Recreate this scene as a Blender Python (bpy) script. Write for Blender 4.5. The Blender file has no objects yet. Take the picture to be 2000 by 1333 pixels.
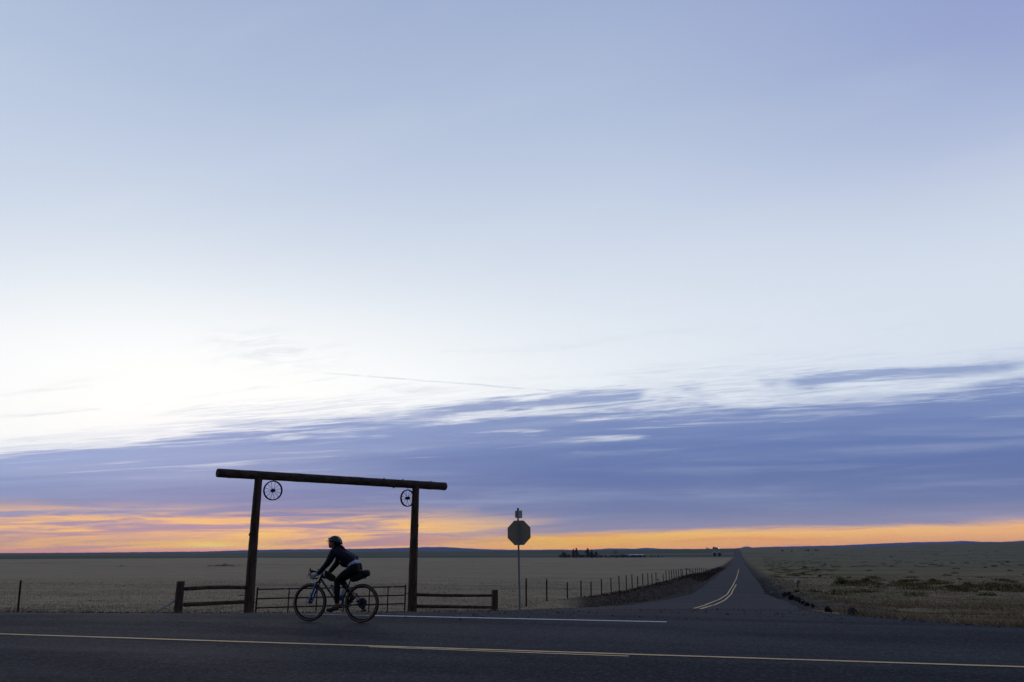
import bpy, bmesh, math, random
import numpy as np
from mathutils import Vector, Matrix
random.seed(7); np.random.seed(7)
R = math.radians
scene = bpy.context.scene
col = scene.collection

# ------------------------------------------------------------------ camera
CAM_H = 1.37; F = 1556.0; TH = R(14.8)
cam_d = bpy.data.cameras.new('camera'); cam = bpy.data.objects.new('camera', cam_d); col.objects.link(cam)
cam_d.sensor_width = 36.0; cam_d.lens = F/2000*36.0
cam_d.clip_start = 0.1; cam_d.clip_end = 60000
cam.location = (0, 0, CAM_H); cam.rotation_euler = (R(90)+TH, 0, 0)
scene.camera = cam

# ------------------------------------------------------------------ exposure
scene.view_settings.view_transform = 'Standard'; scene.view_settings.look = 'None'
scene.view_settings.exposure = 0.0; scene.view_settings.gamma = 1.0

def lin(c):
    return tuple(((v/255)/12.92 if v/255 <= .04045 else ((v/255+.055)/1.055)**2.4) for v in c)

# ------------------------------------------------------------------ node helpers
class NB:
    def __init__(s, tree): s.t = tree; s.n = tree.nodes; s.l = tree.links
    def node(s, typ, **kw):
        n = s.n.new(typ)
        for k, v in kw.items(): setattr(n, k, v)
        return n
    def put(s, sock, v):
        if v is None: return
        if isinstance(v, bpy.types.NodeSocket): s.l.new(v, sock)
        else:
            if hasattr(sock.default_value, '__len__') and not hasattr(v, '__len__'): v = (v,)*len(sock.default_value)
            if hasattr(v, '__len__') and len(sock.default_value) == 4 and len(v) == 3: v = (*v, 1)
            sock.default_value = v
    def m(s, op, a, b=None, c=None, clamp=False):
        n = s.node('ShaderNodeMath', operation=op); n.use_clamp = clamp
        s.put(n.inputs[0], a)
        if b is not None: s.put(n.inputs[1], b)
        if c is not None: s.put(n.inputs[2], c)
        return n.outputs[0]
    def ss(s, x, a, b, lo=0.0, hi=1.0):      # smoothstep
        n = s.node('ShaderNodeMapRange', interpolation_type='SMOOTHSTEP')
        s.put(n.inputs[0], x); s.put(n.inputs[1], a); s.put(n.inputs[2], b); s.put(n.inputs[3], lo); s.put(n.inputs[4], hi)
        return n.outputs[0]
    def mix(s, f, a, b, bt='MIX'):
        n = s.node('ShaderNodeMix', data_type='RGBA', blend_type=bt)
        s.put(n.inputs[0], f); s.put(n.inputs[6], a); s.put(n.inputs[7], b)
        return n.outputs[2]
    def xyz(s, x, y, z):
        n = s.node('ShaderNodeCombineXYZ'); s.put(n.inputs[0], x); s.put(n.inputs[1], y); s.put(n.inputs[2], z)
        return n.outputs[0]
    def sep(s, v):
        n = s.node('ShaderNodeSeparateXYZ'); s.put(n.inputs[0], v); return n.outputs
    def noise(s, vec, scale=1.0, detail=4.0, rough=0.55, dist=0.0, dim='3D'):
        n = s.node('ShaderNodeTexNoise', noise_dimensions=dim)
        s.put(n.inputs['Vector'], vec); s.put(n.inputs['Scale'], scale); s.put(n.inputs['Detail'], detail)
        s.put(n.inputs['Roughness'], rough); s.put(n.inputs['Distortion'], dist)
        return n.outputs[0]
    def ramp(s, f, stops):
        n = s.node('ShaderNodeValToRGB'); e = n.color_ramp.elements
        while len(e) < len(stops): e.new(0.5)
        for i, (p, c) in enumerate(stops): e[i].position = p
        for i, (p, c) in enumerate(stops): e[i].color = (*c, 1) if len(c) == 3 else c
        s.put(n.inputs[0], f); return n.outputs[0]

# ------------------------------------------------------------------ world: dusk sky with a streaked cloud deck
world = bpy.data.worlds.new('World'); scene.world = world; world.use_nodes = True
wt = world.node_tree
for n in list(wt.nodes): wt.nodes.remove(n)
w = NB(wt)
tc = w.node('ShaderNodeTexCoord')
dx, dy, dz = w.sep(tc.outputs['Generated'])
DEG = 57.29578
hor = w.m('SQRT', w.m('ADD', w.m('MULTIPLY', dx, dx), w.m('MULTIPLY', dy, dy)))
el = w.m('MULTIPLY', w.m('ARCTAN2', dz, hor), DEG)
az = w.m('MULTIPLY', w.m('ARCTAN2', dx, dy), DEG)
aaz = w.m('ABSOLUTE', az)
AX = R(66.9)     # bearing (left of view) on which the long cloud streaks converge
across = w.m('ADD', w.m('MULTIPLY', dx, math.cos(AX)), w.m('MULTIPLY', dy, math.sin(AX)))
along = w.m('ADD', w.m('MULTIPLY', dx, math.sin(AX)), w.m('MULTIPLY', dy, -math.cos(AX)))
phi = w.m('MULTIPLY', w.m('ARCTAN2', dz, across), DEG)
alo = w.m('MULTIPLY', w.m('ARCSINE', along), DEG)
def skynoise(sa, sp, off, detail=5, rough=.6, dist=0.0):
    return w.noise(w.xyz(w.m('MULTIPLY', alo, sa), w.m('MULTIPLY', phi, sp), off), 1.0, detail, rough, dist)
base = w.ramp(w.m('DIVIDE', el, 90.0), [(0, lin((252,252,250))), (8/90, lin((244,248,250))), (12/90, lin((238,244,249))),
    (16/90, lin((228,236,244))), (21/90, lin((210,220,235))), (26/90, lin((192,205,227))), (31/90, lin((176,191,218))),
    (38/90, lin((160,176,209))), (50/90, lin((112,130,176))), (1.0, lin((72,86,128)))])
# paler to the right of the afterglow, fuller blue overhead
rt = w.m('MULTIPLY', w.ss(az, -14, 36), w.ss(el, 32, 6))
base = w.mix(w.m('MULTIPLY', rt, .62), base, lin((192,205,228)))
lt = w.m('MULTIPLY', w.ss(az, -24, -44), w.ss(el, 9, 17))
base = w.mix(w.m('MULTIPLY', lt, .35), base, lin((186,202,226)))
base = w.mix(w.m('MULTIPLY', w.m('MULTIPLY', w.ss(az, 4, 42), w.ss(el, 16, 34)), .75), base, lin((136,150,202)))
# soft veil unevenness
veil = skynoise(.05, .22, 3.3, 4, .5)
base = w.mix(w.m('MULTIPLY', w.ss(veil, .45, .8), .06), base, lin((244,246,249)))
# afterglow bloom, brighter than paper white
g1 = w.m('POWER', w.m('DIVIDE', w.m('ADD', az, 21.0), 21.0), 2.0)
g2 = w.m('POWER', w.m('DIVIDE', w.m('SUBTRACT', el, 10.0), 6.0), 2.0)
glow = w.m('EXPONENT', w.m('MULTIPLY', w.m('ADD', g1, g2), -1.0))
base = w.mix(glow, base, (1.02, 1.02, 1.01))
# faint grey wisps above the deck
wz = skynoise(.10, .75, 11.0, 7, .65, .4)
wwin = w.m('MULTIPLY', w.ss(phi, 19, 12.5), w.ss(phi, 9.0, 11.5))
wisp = w.m('MULTIPLY', w.m('MULTIPLY', w.ss(wz, .52, .78), wwin), w.ss(az, 2, -22, .25, .8))
base = w.mix(wisp, base, lin((176,186,202)))
def bump2(x0, sx, y0, sy):
    a = w.m('POWER', w.m('DIVIDE', w.m('SUBTRACT', az, x0), sx), 2.0); b = w.m('POWER', w.m('DIVIDE', w.m('SUBTRACT', el, y0), sy), 2.0)
    return w.m('EXPONENT', w.m('MULTIPLY', w.m('ADD', a, b), -1.0))
tuft = w.m('MULTIPLY', bump2(-17.3, 4.2, 13.5, 1.3), w.ss(skynoise(.28, 1.3, 21.0, 7, .65, .6), .38, .72))
base = w.mix(w.m('MULTIPLY', tuft, .45), base, lin((196,204,216)))
# contrail: a thin great-circle line
def dirpx(px, py):
    v = Vector((px-1000, F*math.cos(TH)-(666.5-py)*math.sin(TH), F*math.sin(TH)+(666.5-py)*math.cos(TH))); return v.normalized()
def contrail(p, q, width, strength, a0, a1):
    n = dirpx(*p).cross(dirpx(*q)).normalized()
    dd = w.m('ADD', w.m('ADD', w.m('MULTIPLY', dx, n.x), w.m('MULTIPLY', dy, n.y)), w.m('MULTIPLY', dz, n.z))
    wob = w.m('MULTIPLY', w.m('SUBTRACT', w.noise(w.xyz(az, 0.0, 4.0), .35, 3), .5), .0032)
    dd = w.m('ABSOLUTE', w.m('ADD', dd, wob))
    k = w.m('MULTIPLY', w.ss(dd, width, 0.0), w.m('MULTIPLY', w.ss(az, a0, a0+4), w.ss(az, a1, a1-4)))
    k = w.m('MULTIPLY', k, w.ss(w.noise(w.xyz(az, 0.0, 9.0), .5, 3), .3, .6))
    return w.m('MULTIPLY', k, strength)
base = w.mix(contrail((600,726), (1190,772), .0016, .4, -15, 8), base, lin((160,172,198)))
# --- cloud deck
n_big = skynoise(.055, .30, 1.7, 4, .5, .3)
n_mid = skynoise(.11, 1.5, 5.1, 9, .66, .6)
phw = w.m('ADD', phi, w.m('ADD', w.m('MULTIPLY', w.m('SUBTRACT', n_big, .5), 4.2), w.m('MULTIPLY', w.m('SUBTRACT', n_mid, .5), 4.0)))
n_fi = skynoise(.16, 3.2, 31.0, 9, .68, .7)
phw = w.m('ADD', phw, w.m('MULTIPLY', w.m('SUBTRACT', n_fi, .5), 2.4))
core = w.ss(phw, 11.1, 9.3)
thin = w.m('MULTIPLY', w.m('MULTIPLY', w.ss(phw, 13.4, 10.6), w.ss(n_fi, .40, .62)), .42)
shelf = w.m('MULTIPLY', w.ss(w.m('ABSOLUTE', w.m('ADD', w.m('SUBTRACT', phi, 11.05), w.m('ADD', w.m('MULTIPLY', w.m('SUBTRACT', n_big, .5), -1.2), w.m('ADD', w.m('MULTIPLY', w.m('SUBTRACT', n_mid, .5), 1.8), w.m('MULTIPLY', w.m('SUBTRACT', n_fi, .5), 1.5))))), .80, .10), w.m('MULTIPLY', w.ss(skynoise(.09, .25, 55.0, 4, .5), .36, .50), w.ss(az, -16, -4, .2, .9)))
deck = w.m('MAXIMUM', w.m('MAXIMUM', core, thin), shelf)
deck = w.m('MULTIPLY', deck, w.ss(across, -.05, .2))
dcol = w.ramp(w.m('DIVIDE', phi, 15.0), [(0, lin((146,142,168))), (2.0/15, lin((126,136,172))), (3.4/15, lin((110,126,170))), (5.5/15, lin((98,118,170))),
    (7.5/15, lin((106,127,178))), (9.5/15, lin((124,143,190))), (12/15, lin((142,160,202)))])
dcol_l = w.ramp(w.m('DIVIDE', phi, 15.0), [(0, lin((178,156,170))), (1.4/15, lin((156,150,178))), (3.0/15, lin((134,142,182))), (5.0/15, lin((128,144,188))), (6.6/15, lin((142,160,202))),
    (9/15, lin((150,168,212)))])
dcol = w.mix(w.ss(az, 8, -30), dcol, dcol_l)
n_st = skynoise(.06, .9, 8.0, 5, .55, .3)
dcol = w.mix(w.m('MULTIPLY', w.ss(n_st, .45, .78), .42), dcol, lin((165,176,208)))
dcol = w.mix(w.m('MULTIPLY', w.ss(n_st, .5, .22), .30), dcol, lin((86,104,164)))
# bright tears through the deck below its edge
n_tr = skynoise(.075, 1.5, 14.0, 7, .6, .5)
twin = w.m('MULTIPLY', w.ss(phi, 6.0, 8.6), w.ss(az, -36, -20, .5, 1.0))
tear = w.m('MULTIPLY', w.m('MULTIPLY', w.ss(n_tr, .54, .74), twin), w.ss(az, 24, 6, .3, 1.0))
sky = w.mix(deck, base, w.mix(w.m('MULTIPLY', tear, .85), dcol, lin((226,231,240))))
# --- warm band on the horizon
n_w = w.noise(w.xyz(w.m('MULTIPLY', az, .075), w.m('MULTIPLY', el, .9), 2.0), 1.0, 6, .6, .6)
n_w2 = w.noise(w.xyz(w.m('MULTIPLY', az, .10), w.m('MULTIPLY', w.m('ADD', el, w.m('MULTIPLY', az, -.03)), 1.7), 6.0), 1.0, 7, .6, .6)
top = w.m('ADD', w.m('MULTIPLY', az, .026), 1.2)
rel = w.m('SUBTRACT', top, el)
rel = w.m('ADD', rel, w.m('MULTIPLY', w.m('SUBTRACT', n_w, .5), 1.3))
warm_r = w.m('MULTIPLY', w.ss(rel, -.12, .42), w.ss(az, -13, 0))
wc = w.ramp(w.m('DIVIDE', el, 3.0), [(0, lin((246,160,122))), (.18, lin((250,178,112))), (.4, lin((253,196,120))), (.75, lin((246,196,150)))])
yel = bump2(3.5, 9.0, .75, 1.1)
wc = w.mix(w.m('MULTIPLY', yel, .9), wc, lin((255,198,84)))
wc = w.mix(w.m('MULTIPLY', w.ss(n_w2, .48, .30), .55), wc, lin((248,158,92)))
wc = w.mix(w.m('MULTIPLY', w.ss(n_w2, .54, .68), .55), wc, lin((190,150,152)))
wc = w.mix(w.m('MULTIPLY', w.ss(az, 14, 40), .35), wc, lin((226,160,140)))
sky = w.mix(w.m('MULTIPLY', w.m('MULTIPLY', w.ss(rel, -1.3, .1), .30), w.ss(az, -25, 5)), sky, lin((172,154,178)))
sky = w.mix(warm_r, sky, wc)
pink = w.m('MULTIPLY', w.ss(el, 3.0, .1), w.ss(az, 4, -14))
sky = w.mix(w.m('MULTIPLY', pink, .50), sky, lin((226,164,156)))
lw = w.m('ADD', el, w.m('MULTIPLY', w.m('SUBTRACT', n_w, .5), 1.2))
lwin = w.m('MULTIPLY', w.m('MULTIPLY', w.ss(lw, 3.3, 1.7), w.ss(el, -.1, .3)), w.ss(az, 6, -9))
st = w.m('MULTIPLY', w.ss(n_w2, .40, .58), lwin)
sky = w.mix(w.m('MULTIPLY', st, .88), sky, lin((255,198,128)))
sky = w.mix(w.m('MULTIPLY', w.m('MULTIPLY', w.ss(n_w2, .53, .66), lwin), w.ss(el, 2.8, 1.2)), sky, lin((255,208,112)))
sky = w.mix(w.m('MULTIPLY', bump2(-20.6, 6.0, .52, .22), w.ss(n_w2, .25, .5)), sky, lin((255,205,110)))
sky = w.mix(w.m('MULTIPLY', bump2(-20.2, 1.5, .42, .14), 1.0), sky, lin((255,226,130)))
sky = w.mix(w.m('MULTIPLY', w.ss(el, .35, .0), .5), sky, lin((240,160,140)))
# the sky behind the viewer is already in the earth's shadow
back = w.ss(aaz, 44, 125)
sky = w.mix(w.m('MULTIPLY', back, w.ss(el, 80, 40, .3, .92)), sky, lin((66,74,108)))
# below the horizon
sky = w.mix(w.ss(el, .0, -.6), sky, lin((52,52,58)))
nis = w.node('ShaderNodeTexSky', sky_type='NISHITA'); nis.sun_disc = False
nis.sun_elevation = R(0.6); nis.sun_rotation = R(-20.5)
addn = w.mix(.006, sky, nis.outputs[0], 'ADD')
bg = w.node('ShaderNodeBackground'); w.put(bg.inputs[0], addn); bg.inputs[1].default_value = 1.0
wo = w.node('ShaderNodeOutputWorld'); w.l.new(bg.outputs[0], wo.inputs[0])

# ------------------------------------------------------------------ sun: almost set, behind thin cloud
sd = bpy.data.lights.new('sun', 'SUN'); sun = bpy.data.objects.new('sun', sd); col.objects.link(sun)
sd.energy = 0.10; sd.angle = R(12); sd.color = (1, .72, .5)
sv = Vector((math.sin(R(-20.5))*math.cos(R(4)), math.cos(R(-20.5))*math.cos(R(4)), math.sin(R(4))))
sun.rotation_euler = (-sv).to_track_quat('-Z', 'Y').to_euler()

# ------------------------------------------------------------------ generic helpers
def mat(name, c1, c2=None, scale=8.0, rough=.8, bump=0.0, metal=0.0, stretch=None, detail=5.0, spec=.3, dist=.01, lo=.35, hi=.65, trans=0.0):
    m_ = bpy.data.materials.new(name); m_.use_nodes = True
    b = NB(m_.node_tree); p = m_.node_tree.nodes['Principled BSDF']
    p.inputs['Roughness'].default_value = rough; p.inputs['Metallic'].default_value = metal
    p.inputs['Specular IOR Level'].default_value = spec
    if trans: p.inputs['Transmission Weight'].default_value = trans
    c2 = c2 or tuple(v*.7 for v in c1)
    t = b.node('ShaderNodeTexCoord'); mp = b.node('ShaderNodeMapping'); b.l.new(t.outputs['Object'], mp.inputs[0])
    if stretch: mp.inputs['Scale'].default_value = stretch
    n = b.noise(mp.outputs[0], scale, detail, .6)
    b.put(p.inputs['Base Color'], b.mix(b.ss(n, lo, hi), c1, c2))
    if bump:
        bn = b.node('ShaderNodeBump'); bn.inputs['Strength'].default_value = bump; bn.inputs['Distance'].default_value = dist
        b.l.new(n, bn.inputs['Height']); b.l.new(bn.outputs[0], p.inputs['Normal'])
    return m_

def tag(o, label=None, cat=None, group=None, kind=None):
    if label: o['label'] = label
    if cat: o['category'] = cat
    if group: o['group'] = group
    if kind: o['kind'] = kind
    return o

def empty(name, loc=(0,0,0), rz=0.0):
    o = bpy.data.objects.new(name, None); col.objects.link(o); o.location = loc; o.rotation_euler = (0,0,rz)
    o.empty_display_size = .2; return o

class MB:
    def __init__(s): s.v = []; s.f = []
    def add(s, vs, fs):
        k = len(s.v); s.v += [tuple(v) for v in vs]; s.f += [tuple(i+k for i in f) for f in fs]; return s
    def box(s, c, h, rot=None):            # centre, half sizes
        vs = [Vector((x*h[0], y*h[1], z*h[2])) for x in (-1,1) for y in (-1,1) for z in (-1,1)]
        if rot is not None: vs = [rot @ v for v in vs]
        vs = [v+Vector(c) for v in vs]
        return s.add(vs, [(0,1,3,2),(4,6,7,5),(0,4,5,1),(2,3,7,6),(0,2,6,4),(1,5,7,3)])
    def tube(s, pts, rad, seg=8, closed=False, caps=True, flat=None, wob=0.0):
        pts = [Vector(p) for p in pts]; n = len(pts)
        if not hasattr(rad, '__len__'): rad = [rad]*n
        rings = []; up = None
        for i, p in enumerate(pts):
            if closed: d = pts[(i+1) % n]-pts[i-1]
            else: d = pts[min(i+1, n-1)]-pts[max(i-1, 0)]
            d.normalize()
            if up is None:
                up = Vector((0,0,1)) if abs(d.z) < .9 else Vector((1,0,0))
            a = d.cross(up).normalized(); b_ = a.cross(d).normalized()
            up = b_
            ring = []
            for j in range(seg):
                t = 2*math.pi*j/seg; r = rad[i]
                if wob: r *= 1+wob*math.sin(3.1*i+2*t)+wob*random.uniform(-.6,.6)
                fa, fb = flat or (1, 1)
                ring.append(p+a*(math.cos(t)*r*fa)+b_*(math.sin(t)*r*fb))
            rings.append(ring)
        vs = [v for r in rings for v in r]; fs = []
        for i in range(n if closed else n-1):
            for j in range(seg):
                k = (i+1) % n
                fs.append((i*seg+j, i*seg+(j+1) % seg, k*seg+(j+1) % seg, k*seg+j))
        if caps and not closed:
            fs.append(tuple(range(seg))[::-1]); fs.append(tuple((n-1)*seg+j for j in range(seg)))
        return s.add(vs, fs)
    def ring(s, c, r, rt, axis='y', seg=48, sub=8, flat=None):     # torus about an axis
        pts = []
        for i in range(seg):
            t = 2*math.pi*i/seg
            o = Vector((math.cos(t)*r, 0, math.sin(t)*r)) if axis == 'y' else (Vector((0, math.cos(t)*r, math.sin(t)*r)) if axis == 'x' else Vector((math.cos(t)*r, math.sin(t)*r, 0)))
            pts.append(Vector(c)+o)
        return s.tube(pts, rt, sub, closed=True, flat=flat)
    def cap(s, p0, r0, p1, r1, seg=12):       # tapered capsule
        p0 = Vector(p0); p1 = Vector(p1); d = (p1-p0); L = d.length
        if L < 1e-6: d = Vector((0,0,1)); p1 = p0+d*1e-4
        d = d.normalized(); pts = []; rad = []
        for k in range(1, 5):
            a = math.pi/2*(1-k/4); pts.append(p0-d*r0*math.sin(a)); rad.append(max(r0*math.cos(a), 1e-4))
        for k in range(0, 4):
            a = math.pi/2*k/4; pts.append(p1+d*r1*math.sin(a)+(d*1e-5 if k == 0 else d*0)); rad.append(max(r1*math.cos(a), 1e-4))
        return s.tube(pts, rad, seg)
    def ell(s, c, r, rot=None, nu=16, nv=10):
        vs = []; fs = []
        for i in range(nv+1):
            t = math.pi*i/nv
            for j in range(nu):
                p = 2*math.pi*j/nu
                v = Vector((r[0]*math.sin(t)*math.cos(p), r[1]*math.sin(t)*math.sin(p), r[2]*math.cos(t)))
                if rot is not None: v = rot @ v
                vs.append(v+Vector(c))
        for i in range(nv):
            for j in range(nu):
                fs.append((i*nu+j, (i+1)*nu+j, (i+1)*nu+(j+1) % nu, i*nu+(j+1) % nu))
        return s.add(vs, fs)
    def mesh(s, name, origin=(0,0,0)):
        me = bpy.data.meshes.new(name); o = Vector(origin)
        me.from_pydata([tuple(Vector(v)-o) for v in s.v], [], s.f); me.validate(); me.update()
        bm = bmesh.new(); bm.from_mesh(me); bmesh.ops.remove_doubles(bm, verts=bm.verts, dist=1e-6); bmesh.ops.recalc_face_normals(bm, faces=bm.faces); bm.to_mesh(me); bm.free()
        return me
    def build(s, name, m_, parent=None, smooth=True, origin=None, remesh=0.0, sm=0, auto=None):
        if origin is None: origin = tuple(parent.location) if (parent is not None and parent.get('_world')) else (0,0,0)
        me = s.mesh(name, origin)
        o = bpy.data.objects.new(name, me); col.objects.link(o)
        if remesh:
            md = o.modifiers.new('r', 'REMESH'); md.mode = 'VOXEL'; md.voxel_size = remesh; md.use_smooth_shade = True
            if sm:
                ms = o.modifiers.new('s', 'SMOOTH'); ms.iterations = sm; ms.factor = .5
            dg = bpy.context.evaluated_depsgraph_get(); ev = o.evaluated_get(dg)
            me2 = bpy.data.meshes.new_from_object(ev); o.modifiers.clear(); o.data = me2; me2.name = name; me = me2
        me.materials.clear(); me.materials.append(m_)
        me.polygons.foreach_set('use_smooth', [bool(smooth)]*len(me.polygons))
        if smooth and not remesh:
            try: me.set_sharp_from_angle(angle=R(auto or 38))
            except Exception: pass
        if parent is not None: o.parent = parent
        return o

def wempty(name, loc):      # a thing whose parts are given in world coordinates
    o = empty(name, loc); o['_world'] = 1; return o

def copy_tree(o, parent=None):
    c = o.copy(); col.objects.link(c); c.parent = parent
    for ch in o.children: copy_tree(ch, c)
    return c

def at(px, py, Y):          # a point of the photograph at forward distance Y, in metres
    v = Vector((px-1000, F*math.cos(TH)-(666.5-py)*math.sin(TH), F*math.sin(TH)+(666.5-py)*math.cos(TH)))
    return Vector((0,0,CAM_H))+v*(Y/v.y)

# ------------------------------------------------------------------ terrain functions
ZR = np.array([(-50,0),(15,0),(19,-.01),(27,-.42),(40,-1.1),(55,-1.68),(75,-2.32),(90,-2.45),(110,-2.55),(200,-3.7),(430,-6.0),(800,-7.),(1280,-5.6),(1500,-3.6),(1717,-.8),(2000,3.2),(2500,9.5),(3000,13),(9000,13)])
ZF = np.array([(-50,-.3),(15,-.3),(22,-.42),(27,-.62),(35,-1.0),(40,-1.22),(48,-1.55),(69,-1.85),(83,-2.0),(110,-2.4),(200,-3.7),(430,-5.6),(800,-6.4),(1100,-6.6),(1500,-6.2),(9000,-6)])
NE = np.array([(-400,17.7),(-5.15,17.74),(-4.43,18.16),(-3.65,18.9),(-2.8,19.8),(-2.35,20.5),(-2.0,22.5),(-1.93,28.3),(5.6,27.9),(6.1,24.6),(6.7,22.6),(8.0,21.0),(9.5,20.0),(11.5,18.7),(13,18.0),(14.9,17.85),(18.6,17.7),(400,17.7)])
XLt = np.array([(15,-12),(20.5,-8),(21.9,-4.0),(23.7,-.43),(28.1,1.72),(35.8,4.38),(44,6.9),(53.7,9.9),(71.6,15.2),(90,20.4),(105,24.6),(130,31.6),(208.9,52.6),(474.7,126.3),(1055.7,286),(1716.9,466),(9000,2450)])
XRt = np.array([(15.8,9.57),(17.3,8.41),(18.4,7.84),(19,7.52),(21.2,7.77),(26.9,9.21),(36,12.2),(45.9,15.2),(56.8,18.1),(75.6,22.9),(90.1,27.1),(111.4,33.0),(183.6,53.0),(208.9,60.2),(474.7,134.0),(1055.7,294),(1716.9,474.3),(9000,2458)])
HP = np.array([(-400,1083),(0,1082),(400,1080.3),(560,1078),(800,1077),(1000,1076.2),(1200,1075),(1300,1074),(1400,1072.3),(1500,1071),(1600,1070.5),(1700,1069.5),(1800,1065.5),(2000,1062.5),(2300,1062)])
def rowt(y): return np.tan(TH-np.arctan((y-666.5)/F))       # upward tangent for a photo row
def sstep(x, a, b):
    t = np.clip((x-a)/(b-a), 0, 1); return t*t*(3-2*t)
def zroad(Y, u=0):
    Y = np.where(u > 18, np.minimum(Y, 22), Y); return np.interp(Y, ZR[:,0], ZR[:,1])
def vnoise(x, y, s=1.0, seed=0):
    x = x*s; y = y*s; r = 0
    for k, (a, b_, c) in enumerate([(1.0,.37,1.3),(-.61,1.13,2.1),(1.71,-.83,4.0),(2.3,1.9,.7)]):
        r = r+np.sin(x*a+y*b_+c+seed*1.7+1.3*np.sin(y*.7*b_-x*.4*a+seed))/(k+1)
    return r/2.1
def road_coords(X, Y):
    u = -.9659*X+.2588*Y; n = .2588*X+.9659*Y
    dm = n-np.interp(u, NE[:,0], NE[:,1])
    xl = np.interp(Y, XLt[:,0], XLt[:,1]); xr = np.interp(Y, XRt[:,0], XRt[:,1])
    ds = np.maximum(xl-X, X-xr); ds = np.where(Y < 20, 99, ds)
    return u, n, dm, ds, xl, xr
def terrain(X, Y):
    X = np.asarray(X, float); Y = np.asarray(Y, float)
    u, n, dm, ds, xl, xr = road_coords(X, Y)
    d = np.minimum(np.maximum(dm, 0), np.maximum(ds, 0)); d = np.where(n < 17.7, 0, d)
    near = np.maximum(1.5-n, 0); d = np.where(n < 1.5, near, d)
    r = np.hypot(X, Y); q = 1000+1609*np.tan(np.clip(np.arctan2(X, np.maximum(Y, .001)), -.7, .7))
    zf = np.interp(Y, ZF[:,0], ZF[:,1])
    zf = zf+.05*vnoise(X, Y, .35)*sstep(r, 20, 60)+.45*vnoise(X, Y, .013, 3)*sstep(r, 250, 700)
    th = rowt(np.interp(q, HP[:,0], HP[:,1])); yr = np.interp(q, [1400, 1900], [3000, 1900])
    zr_ = CAM_H+th*yr*np.where(Y > 0, 1, .3)
    k = sstep(r, 1050, yr)
    zf = zf*(1-k)+zr_*k
    # right-hand prairie climbs towards the road's level and beyond
    k2 = sstep(r, yr*1.08, yr*1.6); zf = zf*(1-k2)+(-14)*k2
    left = (X < xl)
    bank = .42*np.exp(-((ds-3.0)/1.3)**2)*sstep(Y, 30, 42)*(1-sstep(Y, 120, 200))*left
    bank = bank+.16*np.exp(-((ds-2.6)/1.0)**2)*sstep(Y, 25, 40)*(1-sstep(Y, 90, 150))*(~left)
    zs = zroad(Y, u)-.03
    wd = np.where(ds < dm, 3.6, 2.4)
    t = sstep(d, 0.0, wd)
    z = zs*(1-t)+zf*t+bank+.04*vnoise(X, Y, 1.9, 5)*sstep(d, .3, 2)
    inside = (d <= 0)
    z = np.where(inside, zs-.07, z)
    return z
def tz(x, y): return float(terrain(np.array([x]), np.array([y]))[0])

def hit(px, py, Y0=17.0, Y1=4000.0):      # where the photo's ray meets the terrain
    Y = np.exp(np.linspace(math.log(Y0), math.log(Y1), 6000)); d = at(px, py, 1.0)-Vector((0,0,CAM_H))
    X = Y*d.x; Z = CAM_H+Y*d.z; T = terrain(X, Y)
    i = np.argmax(Z <= T) if np.any(Z <= T) else len(Y)-1
    return Vector((X[i], Y[i], T[i]))

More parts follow.
